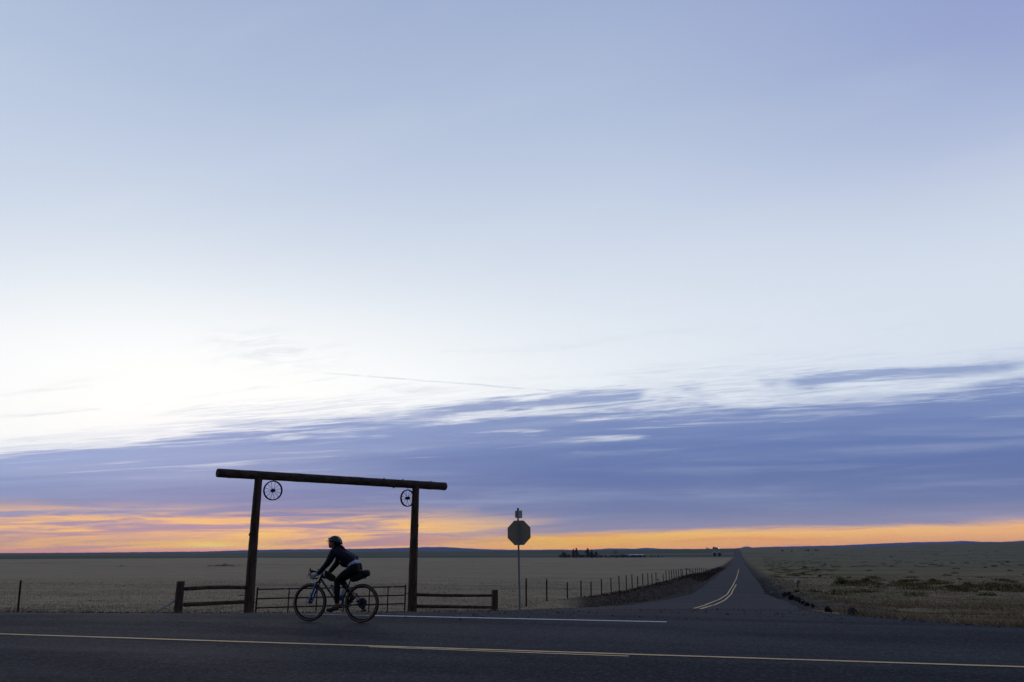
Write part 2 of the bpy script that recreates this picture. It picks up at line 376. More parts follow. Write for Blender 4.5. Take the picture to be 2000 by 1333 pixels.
# ------------------------------------------------------------------ terrain mesh (one sheet to the horizon)
def build_ground():
    rs = np.concatenate([[0.0], np.exp(np.linspace(math.log(1.0), math.log(10500), 620))])
    a = np.concatenate([np.arange(-35.5, 35.5, .155), np.arange(35.5, 324.5, 1.5)]); a = np.radians(a)
    nr, na = len(rs)-1, len(a)
    Rr, A = np.meshgrid(rs[1:], a, indexing='ij')
    X = Rr*np.sin(A); Y = Rr*np.cos(A); Z = terrain(X, Y)
    V = np.stack([X, Y, Z], -1).reshape(-1, 3); V = np.vstack([V, [[0, 0, float(terrain(0, 0))]]])
    idx = np.arange(nr*na).reshape(nr, na); nx = np.roll(idx, -1, axis=1)
    q = np.stack([idx[:-1], idx[1:], nx[1:], nx[:-1]], -1).reshape(-1, 4)
    me = bpy.data.meshes.new('ground'); nf = len(q); ntri = na
    me.vertices.add(len(V)); me.vertices.foreach_set('co', V.ravel())
    tri = np.stack([np.full(na, nr*na), idx[0], nx[0]], -1)
    loops = np.concatenate([q.ravel(), tri.ravel()])
    me.loops.add(len(loops)); me.loops.foreach_set('vertex_index', loops)
    me.polygons.add(nf+ntri)
    me.polygons.foreach_set('loop_start', np.concatenate([np.arange(nf)*4, nf*4+np.arange(ntri)*3]))
    me.polygons.foreach_set('loop_total', np.concatenate([np.full(nf, 4), np.full(ntri, 3)]))
    me.polygons.foreach_set('use_smooth', np.ones(nf+ntri, bool)); me.update(calc_edges=True); me.validate()
    x, y = V[:,0], V[:,1]
    u, n, dm, ds, xl, xr = road_coords(x, y); d = np.minimum(np.maximum(dm, 0), np.maximum(ds, 0))
    wob = .5*vnoise(x, y, .9, 2)
    left = x < xl
    flare_keep = np.where(left, 1, np.maximum(sstep(y, 23, 30), 1-sstep(d, .25, .7)))
    rightm = sstep(x-xr, 0, 2)
    gravel = (1-sstep(d+wob*.6, .5, np.where(left, 1.4, 4.4)))*np.where(ds < dm, flare_keep, .25)
    bank = (sstep(d+wob, .3, 1.2)*(1-sstep(ds+wob, 3.4, 5.2)))*left*sstep(x/np.maximum(y,1)+.012*wob, .052, .098)*np.where(y < 1100, 1, 0)*(ds <= dm+2)
    r = np.hypot(x, y)
    green = left*sstep(r+60*vnoise(x, y, .004), 1080, 1110)*sstep(x, -1100+0*y, -700)
    at_ = {'gravel': gravel, 'bank': bank, 'green': green, 'prairie': rightm, 'far': sstep(r, 1080, 1200)}
    for k_, val in at_.items():
        at1 = me.attributes.new(k_, 'FLOAT', 'POINT'); at1.data.foreach_set('value', np.asarray(val, np.float32))
    o = bpy.data.objects.new('ground', me); col.objects.link(o); tag(o, kind='structure')
    m_ = bpy.data.materials.new('field_soil'); m_.use_nodes = True; b = NB(m_.node_tree); p = m_.node_tree.nodes['Principled BSDF']
    p.inputs['Roughness'].default_value = .95; p.inputs['Specular IOR Level'].default_value = .08
    g = b.node('ShaderNodeNewGeometry'); px_, py_, pz_ = b.sep(g.outputs['Position'])
    def A_(nm):
        n_ = b.node('ShaderNodeAttribute', attribute_name=nm); return n_.outputs['Fac']
    # distance along the view-independent field rows (parallel to the highway)
    uu = b.m('ADD', b.m('MULTIPLY', px_, -.9659), b.m('MULTIPLY', py_, .2588)); vv = b.m('ADD', b.m('MULTIPLY', px_, .2588), b.m('MULTIPLY', py_, .9659))
    row = b.noise(b.xyz(b.m('MULTIPLY', uu, .04), b.m('MULTIPLY', vv, .16), 0.0), 1.0, 9, .74, .5)
    row2 = b.noise(b.xyz(b.m('MULTIPLY', uu, .012), b.m('MULTIPLY', vv, .024), 4.0), 1.0, 9, .74, .4)
    fine = b.noise(g.outputs['Position'], 5.5, 5, .7)
    mid = b.noise(g.outputs['Position'], .8, 5, .65)
    c = b.mix(b.ss(row, .35, .68), (.330, .262, .155), (.235, .186, .108))
    c = b.mix(b.m('MULTIPLY', b.ss(row2, .52, .66), .7), c, (.125, .102, .07))
    c = b.mix(b.m('MULTIPLY', b.ss(fine, .55, .72), .6), c, (.075, .062, .045))
    c = b.mix(b.m('MULTIPLY', b.ss(mid, .60, .76), .5), c, (.085, .072, .052))
    # prairie right of the side road
    pr1 = b.noise(b.xyz(b.m('MULTIPLY', uu, .028), b.m('MULTIPLY', vv, .055), 7.0), 1.0, 7, .62, .5)
    pr2 = b.noise(g.outputs['Position'], .35, 6, .68)
    pc = b.mix(b.ss(pr1, .42, .60), (.235, .180, .098), (.125, .115, .042))
    pc = b.mix(b.m('MULTIPLY', b.ss(pr2, .56, .70), .6), pc, (.052, .050, .032))
    pc = b.mix(b.m('MULTIPLY', b.ss(fine, .58, .74), .5), pc, (.05, .042, .028))
    pc = b.mix(b.m('MULTIPLY', b.ss(pr1, .63, .74), .55), pc, (.19, .165, .12))
    pfar = b.mix(b.ss(row2, .42, .58), (.175, .148, .074), (.105, .098, .044))
    dist = b.m('SQRT', b.m('ADD', b.m('MULTIPLY', px_, px_), b.m('MULTIPLY', py_, py_)))
    pc = b.mix(b.ss(dist, 120, 420), pc, pfar)
    c = b.mix(A_('prairie'), c, pc)
    gn = b.noise(b.xyz(b.m('MULTIPLY', px_, .0006), b.m('MULTIPLY', py_, .0042), 1.0), 1.0, 3, .5)
    gc = b.mix(b.ss(gn, .52, .60), (.034, .064, .030), (.12, .108, .068))
    lf = b.mix(b.ss(gn, .4, .6), (.088, .085, .066), (.055, .062, .048))
    c = b.mix(b.m('MULTIPLY', A_('far'), b.m('SUBTRACT', 1.0, A_('prairie'))), c, lf)
    c = b.mix(A_('green'), c, gc)
    gr = b.noise(g.outputs['Position'], 9.0, 4, .7)
    c = b.mix(A_('bank'), c, b.mix(b.ss(mid, .4, .65), (.030, .022, .016), (.065, .048, .034)))
    c = b.mix(A_('gravel'), c, b.mix(b.ss(gr, .4, .65), (.016, .014, .014), (.044, .040, .038)))
    b.put(p.inputs['Base Color'], c)
    bn = b.node('ShaderNodeBump'); bn.inputs['Strength'].default_value = .8; bn.inputs['Distance'].default_value = .08
    b.l.new(b.m('ADD', fine, b.m('MULTIPLY', row, 1.5)), bn.inputs['Height']); b.l.new(bn.outputs[0], p.inputs['Normal'])
    me.materials.append(m_)
build_ground()

# ------------------------------------------------------------------ roads
def asphalt(name, c1, c2, line=False):
    m_ = bpy.data.materials.new(name); m_.use_nodes = True; b = NB(m_.node_tree); p = m_.node_tree.nodes['Principled BSDF']
    p.inputs['Specular IOR Level'].default_value = .05
    g = b.node('ShaderNodeNewGeometry'); px_, py_, pz_ = b.sep(g.outputs['Position'])
    uu = b.m('ADD', b.m('MULTIPLY', px_, -.9659), b.m('MULTIPLY', py_, .2588)); vv = b.m('ADD', b.m('MULTIPLY', px_, .2588), b.m('MULTIPLY', py_, .9659))
    grit = b.noise(g.outputs['Position'], 15, 6, .82); grit2 = b.noise(g.outputs['Position'], 6, 6, .8)
    wear = b.noise(b.xyz(b.m('MULTIPLY', uu, .09), b.m('MULTIPLY', vv, .55), 0.0), 1.0, 7, .66, .5)
    c = b.mix(b.ss(wear, .40, .62), c1, c2)
    c = b.mix(b.m('MULTIPLY', b.ss(grit, .50, .72), .75), c, (.085, .087, .092))
    c = b.mix(b.m('MULTIPLY', b.ss(grit2, .52, .66), .7), c, tuple(v*.35 for v in c1))
    vo = b.node('ShaderNodeTexVoronoi'); vo.inputs['Scale'].default_value = 32.0; b.l.new(g.outputs['Position'], vo.inputs['Vector'])
    cr, cg_, cb_ = b.sep(vo.outputs['Color'])
    chip = b.ss(cr, .55, 1.0, 0.0, 1.0)
    c = b.mix(b.m('MULTIPLY', chip, .6), c, (.085, .090, .102))
    c = b.mix(b.ss(cg_, .45, .0, 0, .75), c, (.006, .006, .008))
    # wheel tracks polished by traffic, darker oil strip between them
    if not line:
        tr = b.m('SINE', b.m('MULTIPLY', b.m('SUBTRACT', vv, 11.7), 3.3))
        c = b.mix(b.m('MULTIPLY', b.ss(tr, .1, 1.0), b.ss(vv, 18.2, 17.0, 0, .14)), c, tuple(v*1.5 for v in c2))
        ck = b.node('ShaderNodeTexVoronoi', feature='DISTANCE_TO_EDGE'); ck.inputs['Scale'].default_value = .22
        b.put(ck.inputs['Vector'], b.xyz(b.m('ADD', uu, b.m('MULTIPLY', grit2, 1.2)), b.m('ADD', b.m('MULTIPLY', vv, 1.6), b.m('MULTIPLY', wear, 2.0)), 0.0))
        c = b.mix(b.m('MULTIPLY', b.ss(ck.outputs['Distance'], .006, .0), .5), c, (.012, .012, .012))
    b.put(p.inputs['Base Color'], c)
    b.put(p.inputs['Roughness'], b.ss(wear, .3, .7, .88, .74))
    bn = b.node('ShaderNodeBump'); bn.inputs['Strength'].default_value = .5; bn.inputs['Distance'].default_value = .006
    b.l.new(grit, bn.inputs['Height']); b.l.new(bn.outputs[0], p.inputs['Normal'])
    return m_
M_AS = asphalt('worn_asphalt', (.012, .014, .019), (.027, .030, .037))
M_AS2 = asphalt('grey_asphalt', (.030, .031, .037), (.040, .041, .047))

def un(u, n): return (-.9659*u+.2588*n, .2588*u+.9659*n)
def grid_mesh(name, P, m_, kind='structure'):         # P: rows x cols x 3
    nr, nc = P.shape[:2]; idx = np.arange(nr*nc).reshape(nr, nc)
    me = bpy.data.meshes.new(name)
    q = np.stack([idx[:-1,:-1], idx[:-1,1:], idx[1:,1:], idx[1:,:-1]], -1).reshape(-1, 4)
    me.from_pydata(P.reshape(-1, 3).tolist(), [], q.tolist()); me.update()
    bm = bmesh.new(); bm.from_mesh(me)
    bmesh.ops.recalc_face_normals(bm, faces=bm.faces)
    if sum(f.normal.z for f in bm.faces) < 0: bmesh.ops.reverse_faces(bm, faces=bm.faces)
    bm.to_mesh(me); bm.free()
    me.polygons.foreach_set('use_smooth', [True]*len(me.polygons)); me.materials.append(m_)
    o = bpy.data.objects.new(name, me); col.objects.link(o)
    if kind: o['kind'] = kind
    return o
us = np.unique(np.concatenate([np.linspace(-250, -12, 120), np.arange(-12, 24, .12), np.linspace(24, 250, 120), NE[1:-1,0]]))
rows = []
for t in np.concatenate([np.linspace(0, .62, 10), np.linspace(.64, 1, 30)]):
    ne = np.interp(us, NE[:,0], NE[:,1])
    rag = .06*np.sin(us*3.3)+.05*np.sin(us*9.1+1)+.04*np.sin(us*21)
    n_ = 1.5+(ne+np.where((us > -1.9) & (us < 5.5), 0, rag)-1.5)*t
    X = -.9659*us+.2588*n_; Y = .2588*us+.9659*n_
    rows.append(np.stack([X, Y, zroad(Y, us)], -1))
grid_mesh('road', np.array(rows), M_AS)
# the side road, from the junction apron to the skyline
ys = np.unique(np.concatenate([np.exp(np.linspace(math.log(28.0), math.log(2200), 420))]))
P = []
for y in ys:
    xl = np.interp(y, XLt[:,0], XLt[:,1]); xr = np.interp(y, XRt[:,0], XRt[:,1])
    rg = .05*math.sin(y*3.1)+.04*math.sin(y*7.7); r2 = .05*math.sin(y*2.3+2)+.04*math.sin(y*8.9)
    k = max(0, 1-(y-28)/6)
    row = []
    for t in np.linspace(0, 1, 9):
        X = (xl+rg*(1-k))*(1-t)+(xr+r2*(1-k))*t
        # first row follows the seam of the apron
        yy = y
        if k > 0:
            x0, y0 = un(5.6, 27.9); x1, y1 = un(-1.93, 28.3)
            ys0 = y0+(y1-y0)*t; xs0 = x0+(x1-x0)*t
            X = X*(1-k)+xs0*k; yy = y*(1-k)+ys0*k
        row.append((X, yy, float(zroad(yy))))
    P.append(row)
grid_mesh('side_road', np.array(P), M_AS2)

# painted markings: thin sheets 4 mm above the asphalt
def paint_mat(name, c, worn, amt):
    m_ = bpy.data.materials.new(name); m_.use_nodes = True; b = NB(m_.node_tree); p = m_.node_tree.nodes['Principled BSDF']
    p.inputs['Roughness'].default_value = .6
    g = b.node('ShaderNodeNewGeometry')
    n1 = b.noise(g.outputs['Position'], 30, 5, .7); n2 = b.noise(g.outputs['Position'], 2.2, 4, .6)
    k = b.m('ADD', n1, b.m('MULTIPLY', b.m('SUBTRACT', n2, .5), .7))
    b.put(p.inputs['Base Color'], b.mix(b.ss(k, amt, amt+.14), c, worn)); return m_
M_WHITE = paint_mat('white_road_paint', (.62, .62, .62), (.16, .16, .16), .60)
M_YEL = paint_mat('yellow_road_paint', (.66, .42, .14), (.15, .10, .05), .54)
M_WORN = paint_mat('worn_white_paint', (.36, .36, .37), (.05, .05, .055), .46)
def stripe(name, pts, width, m_, lift=.006, step=.5):
    pts = [Vector((p[0], p[1], 0)) for p in pts]; dense = []
    for a_, b_ in zip(pts, pts[1:]):
        k = max(1, int((b_-a_).length/step))
        dense += [a_.lerp(b_, i/k) for i in range(k)]
    dense.append(pts[-1]); rows = []
    for i, p in enumerate(dense):
        d = (dense[min(i+1, len(dense)-1)]-dense[max(i-1, 0)]).normalized(); s_ = Vector((-d.y, d.x, 0))
        w_ = width(i/len(dense)) if callable(width) else width
        rows.append([(*(p+s_*w_*e).xy, float(zroad((p+s_*w_*e).y, 18.5 if p.x < -13.5 and False else 0))+lift) for e in (-.5, .5)])
    return grid_mesh(name, np.array(rows), m_)
def flatline(u0, u1, n): return [un(u0, n), un(u1, n)]
stripe('road_marking', flatline(17, -200, 11.72), .115, M_YEL)
stripe('road_marking', flatline(60, 17, 11.72), .13, M_YEL)
stripe('road_marking', [un(5.3, 11.60), un(3.4, 11.54), un(1.45, 11.50)], .08, M_YEL)
stripe('road_marking', [un(7.9, 17.22), un(1.38, 17.18)], .16, M_WHITE)
stripe('road_marking', [un(9.6, 17.24), un(7.9, 17.22)], .11, M_WORN)
def rz_hit(px, py):
    d = at(px, py, 1.0)-Vector((0,0,CAM_H)); Y = np.exp(np.linspace(math.log(14), math.log(2500), 8000))
    i = np.argmax(CAM_H+Y*d.z <= zroad(Y)); return (Y[i]*d.x, Y[i])
cl = [rz_hit(*p) for p in [(1356,1189),(1380,1181),(1403,1172),(1418,1163),(1424,1155),(1432,1143),(1438,1131),(1441,1121),(1443,1112)]]
stripe('road_marking', cl, lambda t: .10+.07*t, M_YEL)
cr = [rz_hit(*p) for p in [(1368,1190),(1391,1183),(1412,1174.5),(1424,1165),(1431,1154),(1438,1142)]]
stripe('road_marking', cr, .11, M_YEL)

# ------------------------------------------------------------------ hills
def hills():
    tab = np.array([(-700,1079),(-300,1082),(0,1081.3),(180,1080),(330,1078.6),(400,1078),(480,1075.5),(560,1073.8),(640,1073.2),(720,1072.4),(780,1071),(830,1069.6),(870,1069.4),(905,1071.5),(950,1073.6),(1000,1074.6),(1050,1074.6),(1090,1074),(1130,1075),(1160,1074),(1190,1072),(1215,1072.2),(1243,1072.6),(1262,1070.6),(1285,1072.4),(1320,1073),(1380,1073),(1430,1072.4),(1447,1070.8),(1455,1068.6),(1462,1068.4),(1470,1070.2),(1500,1069),(1560,1067.8),(1640,1066),(1720,1062.4),(1790,1059.8),(1850,1058.8),(1885,1057.2),(1920,1059),(1960,1059.2),(2000,1057),(2150,1055),(2500,1058)])
    az_ = np.radians(np.concatenate([np.arange(-60, -37, .5), np.arange(-37, 37, .07), np.arange(37, 60.1, .5)]))
    q = 1000+1609*np.tan(az_); row = np.interp(q, tab[:,0], tab[:,1])+.14*np.sin(q*.21)+.10*np.sin(q*.53+1)
    Dr = 8000.0; D = Dr*np.ones_like(az_); zt = CAM_H+rowt(row)*D+2
    Pm = []
    for k, (dd, zz) in enumerate([(-1500, None), (-900, .35), (-350, .8), (0, 1.0), (900, .4), (1500, None)]):
        z = np.full_like(D, -25.0) if zz is None else -20+(zt+20)*zz
        z = z+(0 if zz in (None, 1.0) else 3*np.sin(q*.05+k))
        Yd = D+dd
        Pm.append(np.stack([Yd*np.tan(az_), Yd, z], -1))
    m_ = mat('haze_tinted_hill', (.10, .13, .24), (.12, .15, .27), scale=.004, rough=1.0, spec=0)  # blue of the distant air painted into the hill colour
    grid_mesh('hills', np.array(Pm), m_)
hills()

# ------------------------------------------------------------------ materials
M_LOG = mat('weathered_log', (.040, .028, .018), (.095, .070, .046), scale=6, rough=.9, bump=.8, stretch=(3, 3, .35), dist=.02)
M_LOGX = mat('weathered_crossbeam', (.036, .026, .018), (.088, .067, .045), scale=6, rough=.9, bump=.8, stretch=(.5, .8, 3), dist=.02)
M_IRON = mat('rusty_iron', (.010, .008, .007), (.022, .014, .010), rough=.8, metal=.2)
M_GATE = mat('dark_red_gate_paint', (.022, .008, .008), (.010, .006, .006), rough=.6)
M_GALV = mat('galvanised_steel', (.27, .29, .33), (.20, .22, .26), scale=30, rough=.6, metal=.0)
M_TPOST = mat('red_brown_steel_post', (.085, .020, .014), (.04, .014, .012), rough=.7)
M_TTOP = mat('white_post_tip', (.3, .3, .3), rough=.7)
M_WIRE = mat('barbed_wire', (.05, .045, .04), rough=.7)
M_SIGNB = mat('bare_aluminium_sign_back', (.38, .325, .20), (.33, .285, .18), scale=20, rough=.65, metal=.0)

# ------------------------------------------------------------------ ranch gateway
YL, YRr = 24.0, 27.5
def log(mb, p, q, r0, r1, seg=18, n=14, wob=.025):
    p = Vector(p); q = Vector(q); pts = [p.lerp(q, i/(n-1)) for i in range(n)]
    side = Vector((random.uniform(-1,1), random.uniform(-1,1), random.uniform(-1,1)))*.028
    pts = [a+side*math.sin(math.pi*i/(n-1)) for i, a in enumerate(pts)]
    rad = [r0+(r1-r0)*i/(n-1) for i in range(n)]
    d = (q-p).normalized()
    pts = [pts[0]]+[pts[0]+d*.015]+pts[1:-1]+[pts[-1]-d*.015]+[pts[-1]]
    rad = [rad[0]*.9]+[rad[0]]+rad[1:-1]+[rad[-1]]+[rad[-1]*.9]
    mb.tube(pts, rad, seg, wob=wob)
    for _ in range(max(2, int((q-p).length*2.2))):       # knots
        i = random.randrange(2, len(pts)-2); a_ = random.uniform(0, 6.28); e1 = d.cross(Vector((.3,.5,.8))).normalized(); e2 = d.cross(e1)
        o_ = e1*math.cos(a_)+e2*math.sin(a_); k_ = rad[i]*random.uniform(.16, .3)
        mb.ell(pts[i]+o_*(rad[i]*.97)+d*random.uniform(-.1, .1), (k_, k_, k_), nu=8, nv=6)
    return mb
lt_ = at(505.6, 929, YL); lb_ = at(486, 1197, YL); lb_.z = tz(lb_.x, lb_.y)-.3
rt_ = at(812.2, 949, YRr); rb_ = at(805, 1196, YRr); rb_.z = tz(rb_.x, rb_.y)-.3
gw = wempty('ranch_gateway', (lb_.x, lb_.y, tz(lb_.x, lb_.y)))
tag(gw, 'tall ranch entrance of two dark log posts carrying one long log crossbeam', 'gateway')
log(MB(), lb_, lt_, .150, .112).build('post', M_LOG, gw)
log(MB(), rb_, rt_, .160, .118).build('post', M_LOG, gw)
bd = (rt_-lt_).normalized()
# crossbeam: through both post tops, overhanging each side
def beam_pt(px, py, s):        # point on the vertical plane of the gateway
    nrm = Vector((bd.y, -bd.x, 0)); v = at(px, py, 1.0)-Vector((0,0,CAM_H)); o = Vector((0,0,CAM_H))
    t = (lt_-o).dot(nrm)/v.dot(nrm); return o+v*t
b0 = beam_pt(424, 924, 0); b1 = beam_pt(870, 950.5, 1)
log(MB(), b0, b1, .128, .135, seg=22, n=24).build('crossbeam', M_LOGX, gw)

# two wagon wheels hung under the crossbeam
def wagon_wheel(px, py, name_label, yaw, rad):
    c = beam_pt(px, py, 0)
    t = empty('wagon_wheel', (c.x, c.y, c.z-rad), yaw)
    tag(t, name_label, 'wagon wheel', 'iron wagon wheels hung under the crossbeam')
    hb = MB().ring((0,0,rad), rad-.022, .022, 'y', 56, 8, flat=(1.0, 1.0))
    # flat iron tyre: band wider across than it is thick
    hb = MB()
    for i in range(56):
        a0 = 2*math.pi*i/56; a1 = 2*math.pi*(i+1)/56; vs = []
        for a in (a0, a1):
            for r_ in (rad-.030, rad):
                for yy in (-.032, .032): vs.append((math.cos(a)*r_, yy, rad+math.sin(a)*r_))
        hb.add(vs, [(0,1,5,4),(2,6,7,3),(0,4,6,2),(1,3,7,5)])
    hb.build('rim', M_IRON, t)
    for k in range(12):
        a = 2*math.pi*(k+.5)/12; yy = .03 if k % 2 else -.03
        MB().tube([(math.cos(a)*.04, yy, rad+math.sin(a)*.04), (math.cos(a)*(rad-.02), 0, rad+math.sin(a)*(rad-.02))], .0065, 6).build('spoke', M_IRON, t)
    MB().tube([(0,-.10,rad),(0,-.085,rad),(0,-.05,rad),(0,.05,rad),(0,.085,rad),(0,.10,rad)], [.030,.046,.052,.052,.046,.030], 14).build('hub', M_IRON, t)
    MB().tube([(0,0,2*rad-.02),(0,0,2*rad+.05)], .010, 6).build('hanger', M_IRON, t)
    return t
gyaw = math.atan2(bd.y, bd.x)
wagon_wheel(533, 958.5, 'wagon wheel with iron spokes hanging beside the left log post', gyaw-.02, .292)
wagon_wheel(796, 973.5, 'wagon wheel hanging partly in front of the right log post', gyaw+.08, .285)

# ------------------------------------------------------------------ pipe gate between the posts
gl = at(503, 1150, YL+.15); gr = at(792, 1145, YRr-.2)
gate = wempty('farm_gate', (gl.x, gl.y, tz(gl.x, gl.y)))
tag(gate, 'low dark red pipe gate with five rails between the two log posts', 'gate')
gdir = Vector((gr.x-gl.x, gr.y-gl.y, 0)); glen = gdir.length; gdir.normalize()
def gp(s, z): return Vector((gl.x+gdir.x*s, gl.y+gdir.y*s, z))
def zg(row, px, Y): return at(px, row, Y).z
tl, tr_ = zg(1151.5, 505, YL+.15), zg(1146, 792, YRr-.2)
bl, br = zg(1205, 505, YL+.15), zg(1195.2, 792, YRr-.2)
for k in range(4):
    f_ = [0, .345, .68, 1.0][k]
    MB().tube([gp(0, tl+(bl-tl)*f_), gp(glen, tr_+(br-tr_)*f_)], .021, 8).build('rail', M_GATE, gate)
for i, s_ in enumerate([0.0, .195, .375, .555, .735, .87, 1.0]):
    tt = tl+(tr_-tl)*s_; bb = bl+(br-bl)*s_
    ext = .055 if s_ in (0.0, 1.0) else 0
    MB().tube([gp(glen*s_, bb-ext), gp(glen*s_, tt+ext)], .025 if ext else .019, 8).build('upright', M_GATE, gate)
MB().tube([gp(-.16, tl-.36), gp(.03, tl-.36)], .012, 6).build('hinge_pin', M_IRON, gate)
MB().tube([gp(glen-.02, tr_-.22), gp(glen+.30, tr_-.22)], .012, 6).build('hinge_pin', M_IRON, gate)
for s_ in (.17, .90):
    c_ = gp(glen*s_, tl+(tr_-tl)*s_+.004)
    MB().box(c_+Vector((gdir.y, -gdir.x, 0))*.021, (.035, .003, .018), Matrix.Rotation(math.atan2(gdir.y, gdir.x), 3, 'Z')).build('maker_plate', M_TTOP, gate, smooth=False)
# through-bolt in the left post carrying the hinge (seen as a rod either side)
MB().tube([lb_.lerp(lt_, .22)-gdir*.34, lb_.lerp(lt_, .22)+gdir*.16], .010, 6).build('hinge_bolt', M_IRON, gw)

# ------------------------------------------------------------------ rail fences either side
s0 = 2.12; fpos = Vector((lb_.x, lb_.y, 0))-Vector((bd.x, bd.y, 0)).normalized()*s0
YF = fpos.y
fl = wempty('rail_fence', (fpos.x, fpos.y, tz(fpos.x, fpos.y)))
tag(fl, 'short two-rail log fence left of the gateway with a leaning metal brace', 'fence', 'log wing fences of the gateway')
ptop = at(353.5, 1135.5, YF); pbot = at(349, 1197, YF); pbot.z = tz(pbot.x, pbot.y)-.25
log(MB(), pbot, ptop, .112, .104, n=8).build('post', M_LOG, fl)
log(MB(), at(361, 1150.5, YF+.02), at(480, 1148, YL-.12), .052, .050, seg=12).build('rail', M_LOGX, fl)
log(MB(), at(359, 1181.5, YF+.02), at(479, 1176, YL-.12), .055, .052, seg=12).build('rail', M_LOGX, fl)
e0 = at(346, 1170.5, YF); e1 = at(290, 1199, YF-.35); e1.z = min(e1.z, tz(e1.x, e1.y)+.02)
MB().tube([e1+(e1-e0)*.1, e0], .027, 8).build('brace_pipe', mat('grey_pipe', (.42,.42,.42), (.30,.30,.30), rough=.7), fl)
YW = 26.9
fr = wempty('rail_fence', (at(966, 1190, YW).x, YW, tz(at(966,1190,YW).x, YW)))
tag(fr, 'short two-rail log fence right of the gateway ending in a squared post', 'fence', 'log wing fences of the gateway')
pt_ = at(965.5, 1152.5, YW); pb_ = at(967, 1196, YW); pb_.z = tz(pb_.x, pb_.y)-.25
hh = (pt_.z-pb_.z)/2
MB().box((pt_+pb_)/2, (.082, .082, hh), Matrix.Rotation(.35, 3, 'Z')).build('post', M_LOG, fr, smooth=False)
log(MB(), at(814, 1162, YRr+.02), at(962, 1163.5, YW), .052, .042, seg=12).build('rail', M_LOGX, fr)
log(MB(), at(812, 1184.8, YRr+.02), at(963, 1187, YW), .055, .045, seg=12).build('rail', M_LOGX, fr)

# ------------------------------------------------------------------ stop sign seen from behind
YS = 26.5
sb = at(1015.5, 1192, YS); st_ = at(1011.3, 993, YS); sb.z = tz(sb.x, sb.y)-.2
ss_ = wempty('stop_sign', (sb.x, sb.y, sb.z+.2))
tag(ss_, 'octagonal road sign seen from behind on a tall galvanised pole', 'road sign')
MB().box((sb+st_)/2, (.028, .028, (st_-sb).length/2), (st_-sb).to_track_quat('Z', 'Y').to_matrix()).build('pole', M_GALV, ss_, smooth=False)
oc = at(1013.8, 1041, YS+.05); Ro = .388/math.cos(math.pi/8)
tilt = (st_-sb).normalized()
ro = Matrix.Rotation(R(-1.0), 3, 'Y') @ Matrix.Rotation(R(-6), 3, 'Z')
vs = []
for yy in (-.004, .004):
    for k in range(8):
        a = math.pi/8+k*math.pi/4; vs.append(oc+ro @ Vector((math.cos(a)*Ro*.96, yy, math.sin(a)*Ro)))
MB().add(vs, [tuple(range(8)), tuple(range(15, 7, -1))]+[(k, (k+1) % 8, 8+(k+1) % 8, 8+k) for k in range(8)]).build('octagon_panel', M_SIGNB, ss_, smooth=False)
vs = []
for yy in (.0045, .006):
    for k in range(8):
        a = math.pi/8+k*math.pi/4; vs.append(oc+ro @ Vector((math.cos(a)*Ro*.90, yy, math.sin(a)*Ro*.94)))
MB().add(vs, [tuple(range(8)), tuple(range(15, 7, -1))]+[(k, (k+1) % 8, 8+(k+1) % 8, 8+k) for k in range(8)]).build('front_face', mat('red_sign_face', (.35, .02, .02), rough=.4), ss_, smooth=False)
MB().box(oc+ro @ Vector((.168, -.0065, -.325)), (.034, .0015, .022), ro).build('sticker', mat('pale_sticker', (.42, .43, .45), rough=.5), ss_, smooth=False)
for zz in (.22, -.22):
    MB().tube([oc+Vector((0, -.085, zz)), oc+Vector((0, .0, zz))], .009, 8).build('bolt', M_IRON, ss_)
for dx_, dz_ in ((-.20, .05), (.215, .03), (.212, -.03), (.20, .005)):
    MB().tube([oc+ro @ Vector((dx_, -.007, dz_)), oc+ro @ Vector((dx_, -.002, dz_))], .007, 6).build('rivet', M_IRON, ss_)
# small plates crossed at the top of the pole
sc_ = at(1011.8, 1004.5, YS)
pl = Matrix.Rotation(R(-38), 3, 'Z')
M_PLATE = mat('pale_green_plate', (.42, .48, .48), (.36, .42, .42), scale=14, rough=.5)
MB().box(sc_+Vector((.065, -.06, -.012)), (.086, .004, .122), pl).build('route_plate', M_PLATE, ss_, smooth=False)
MB().box(sc_+Vector((.065, -.06, -.012))+pl @ Vector((0, -.0055, 0)), (.070, .0012, .104), pl).build('route_plate_panel', mat('pale_plate_panel', (.48, .54, .54), (.30, .36, .36), scale=22, rough=.5, detail=2, lo=.5, hi=.53), ss_, smooth=False)
pl2 = Matrix.Rotation(R(-62), 3, 'Z')
MB().box(sc_+Vector((-.052, .05, -.005)), (.085, .004, .112), pl2).build('route_plate', mat('dark_brown_plate', (.050, .026, .018), rough=.5), ss_, smooth=False)
MB().box(sc_+Vector((0, -.0, .155)), (.030, .030, .035)).build('pole_cap', M_IRON, ss_, smooth=False)

# ------------------------------------------------------------------ wire fence along the side road
wf = wempty('wire_fence', (*hit(1028, 1191).xy, -1)); wf.location.z = tz(wf.location.x, wf.location.y)
tag(wf, 'long wire fence on thin red-brown steel posts running along the side road', 'fence')
posts = [(1028,1151,36.0),(1068,1149,41.5),(1108,1137,47.0),(1134.5,1134,50.5),(1154,1136,54.0),(1174,1131,57.5),(1193,1129,61),(1208.5,1125,64.5),(1223,1124,68),(1234,1122,71),(1245,1126,74),(1255,1121,77),(1265,1120,80),(1273,1121,83),(1281,1119,86),(1295,1122,91),(1301,1127,94),(1307,1126,97),(1312,1127,100),(1316.5,1130,103),(1321,1130,107),(1326,1131,111),(1330.5,1127,115),(1333,1126,118),(1341,1126,124),(1348,1127,130),(1354,1128,136),(1359,1127,142),(1363,1126,148),(1367,1125,154),(1371,1124,160),(1375,1122,167),(1379,1120,174),(1383,1119,182),(1387,1117,190),(1390,1116,198),(1393,1114,207)]
tops = []
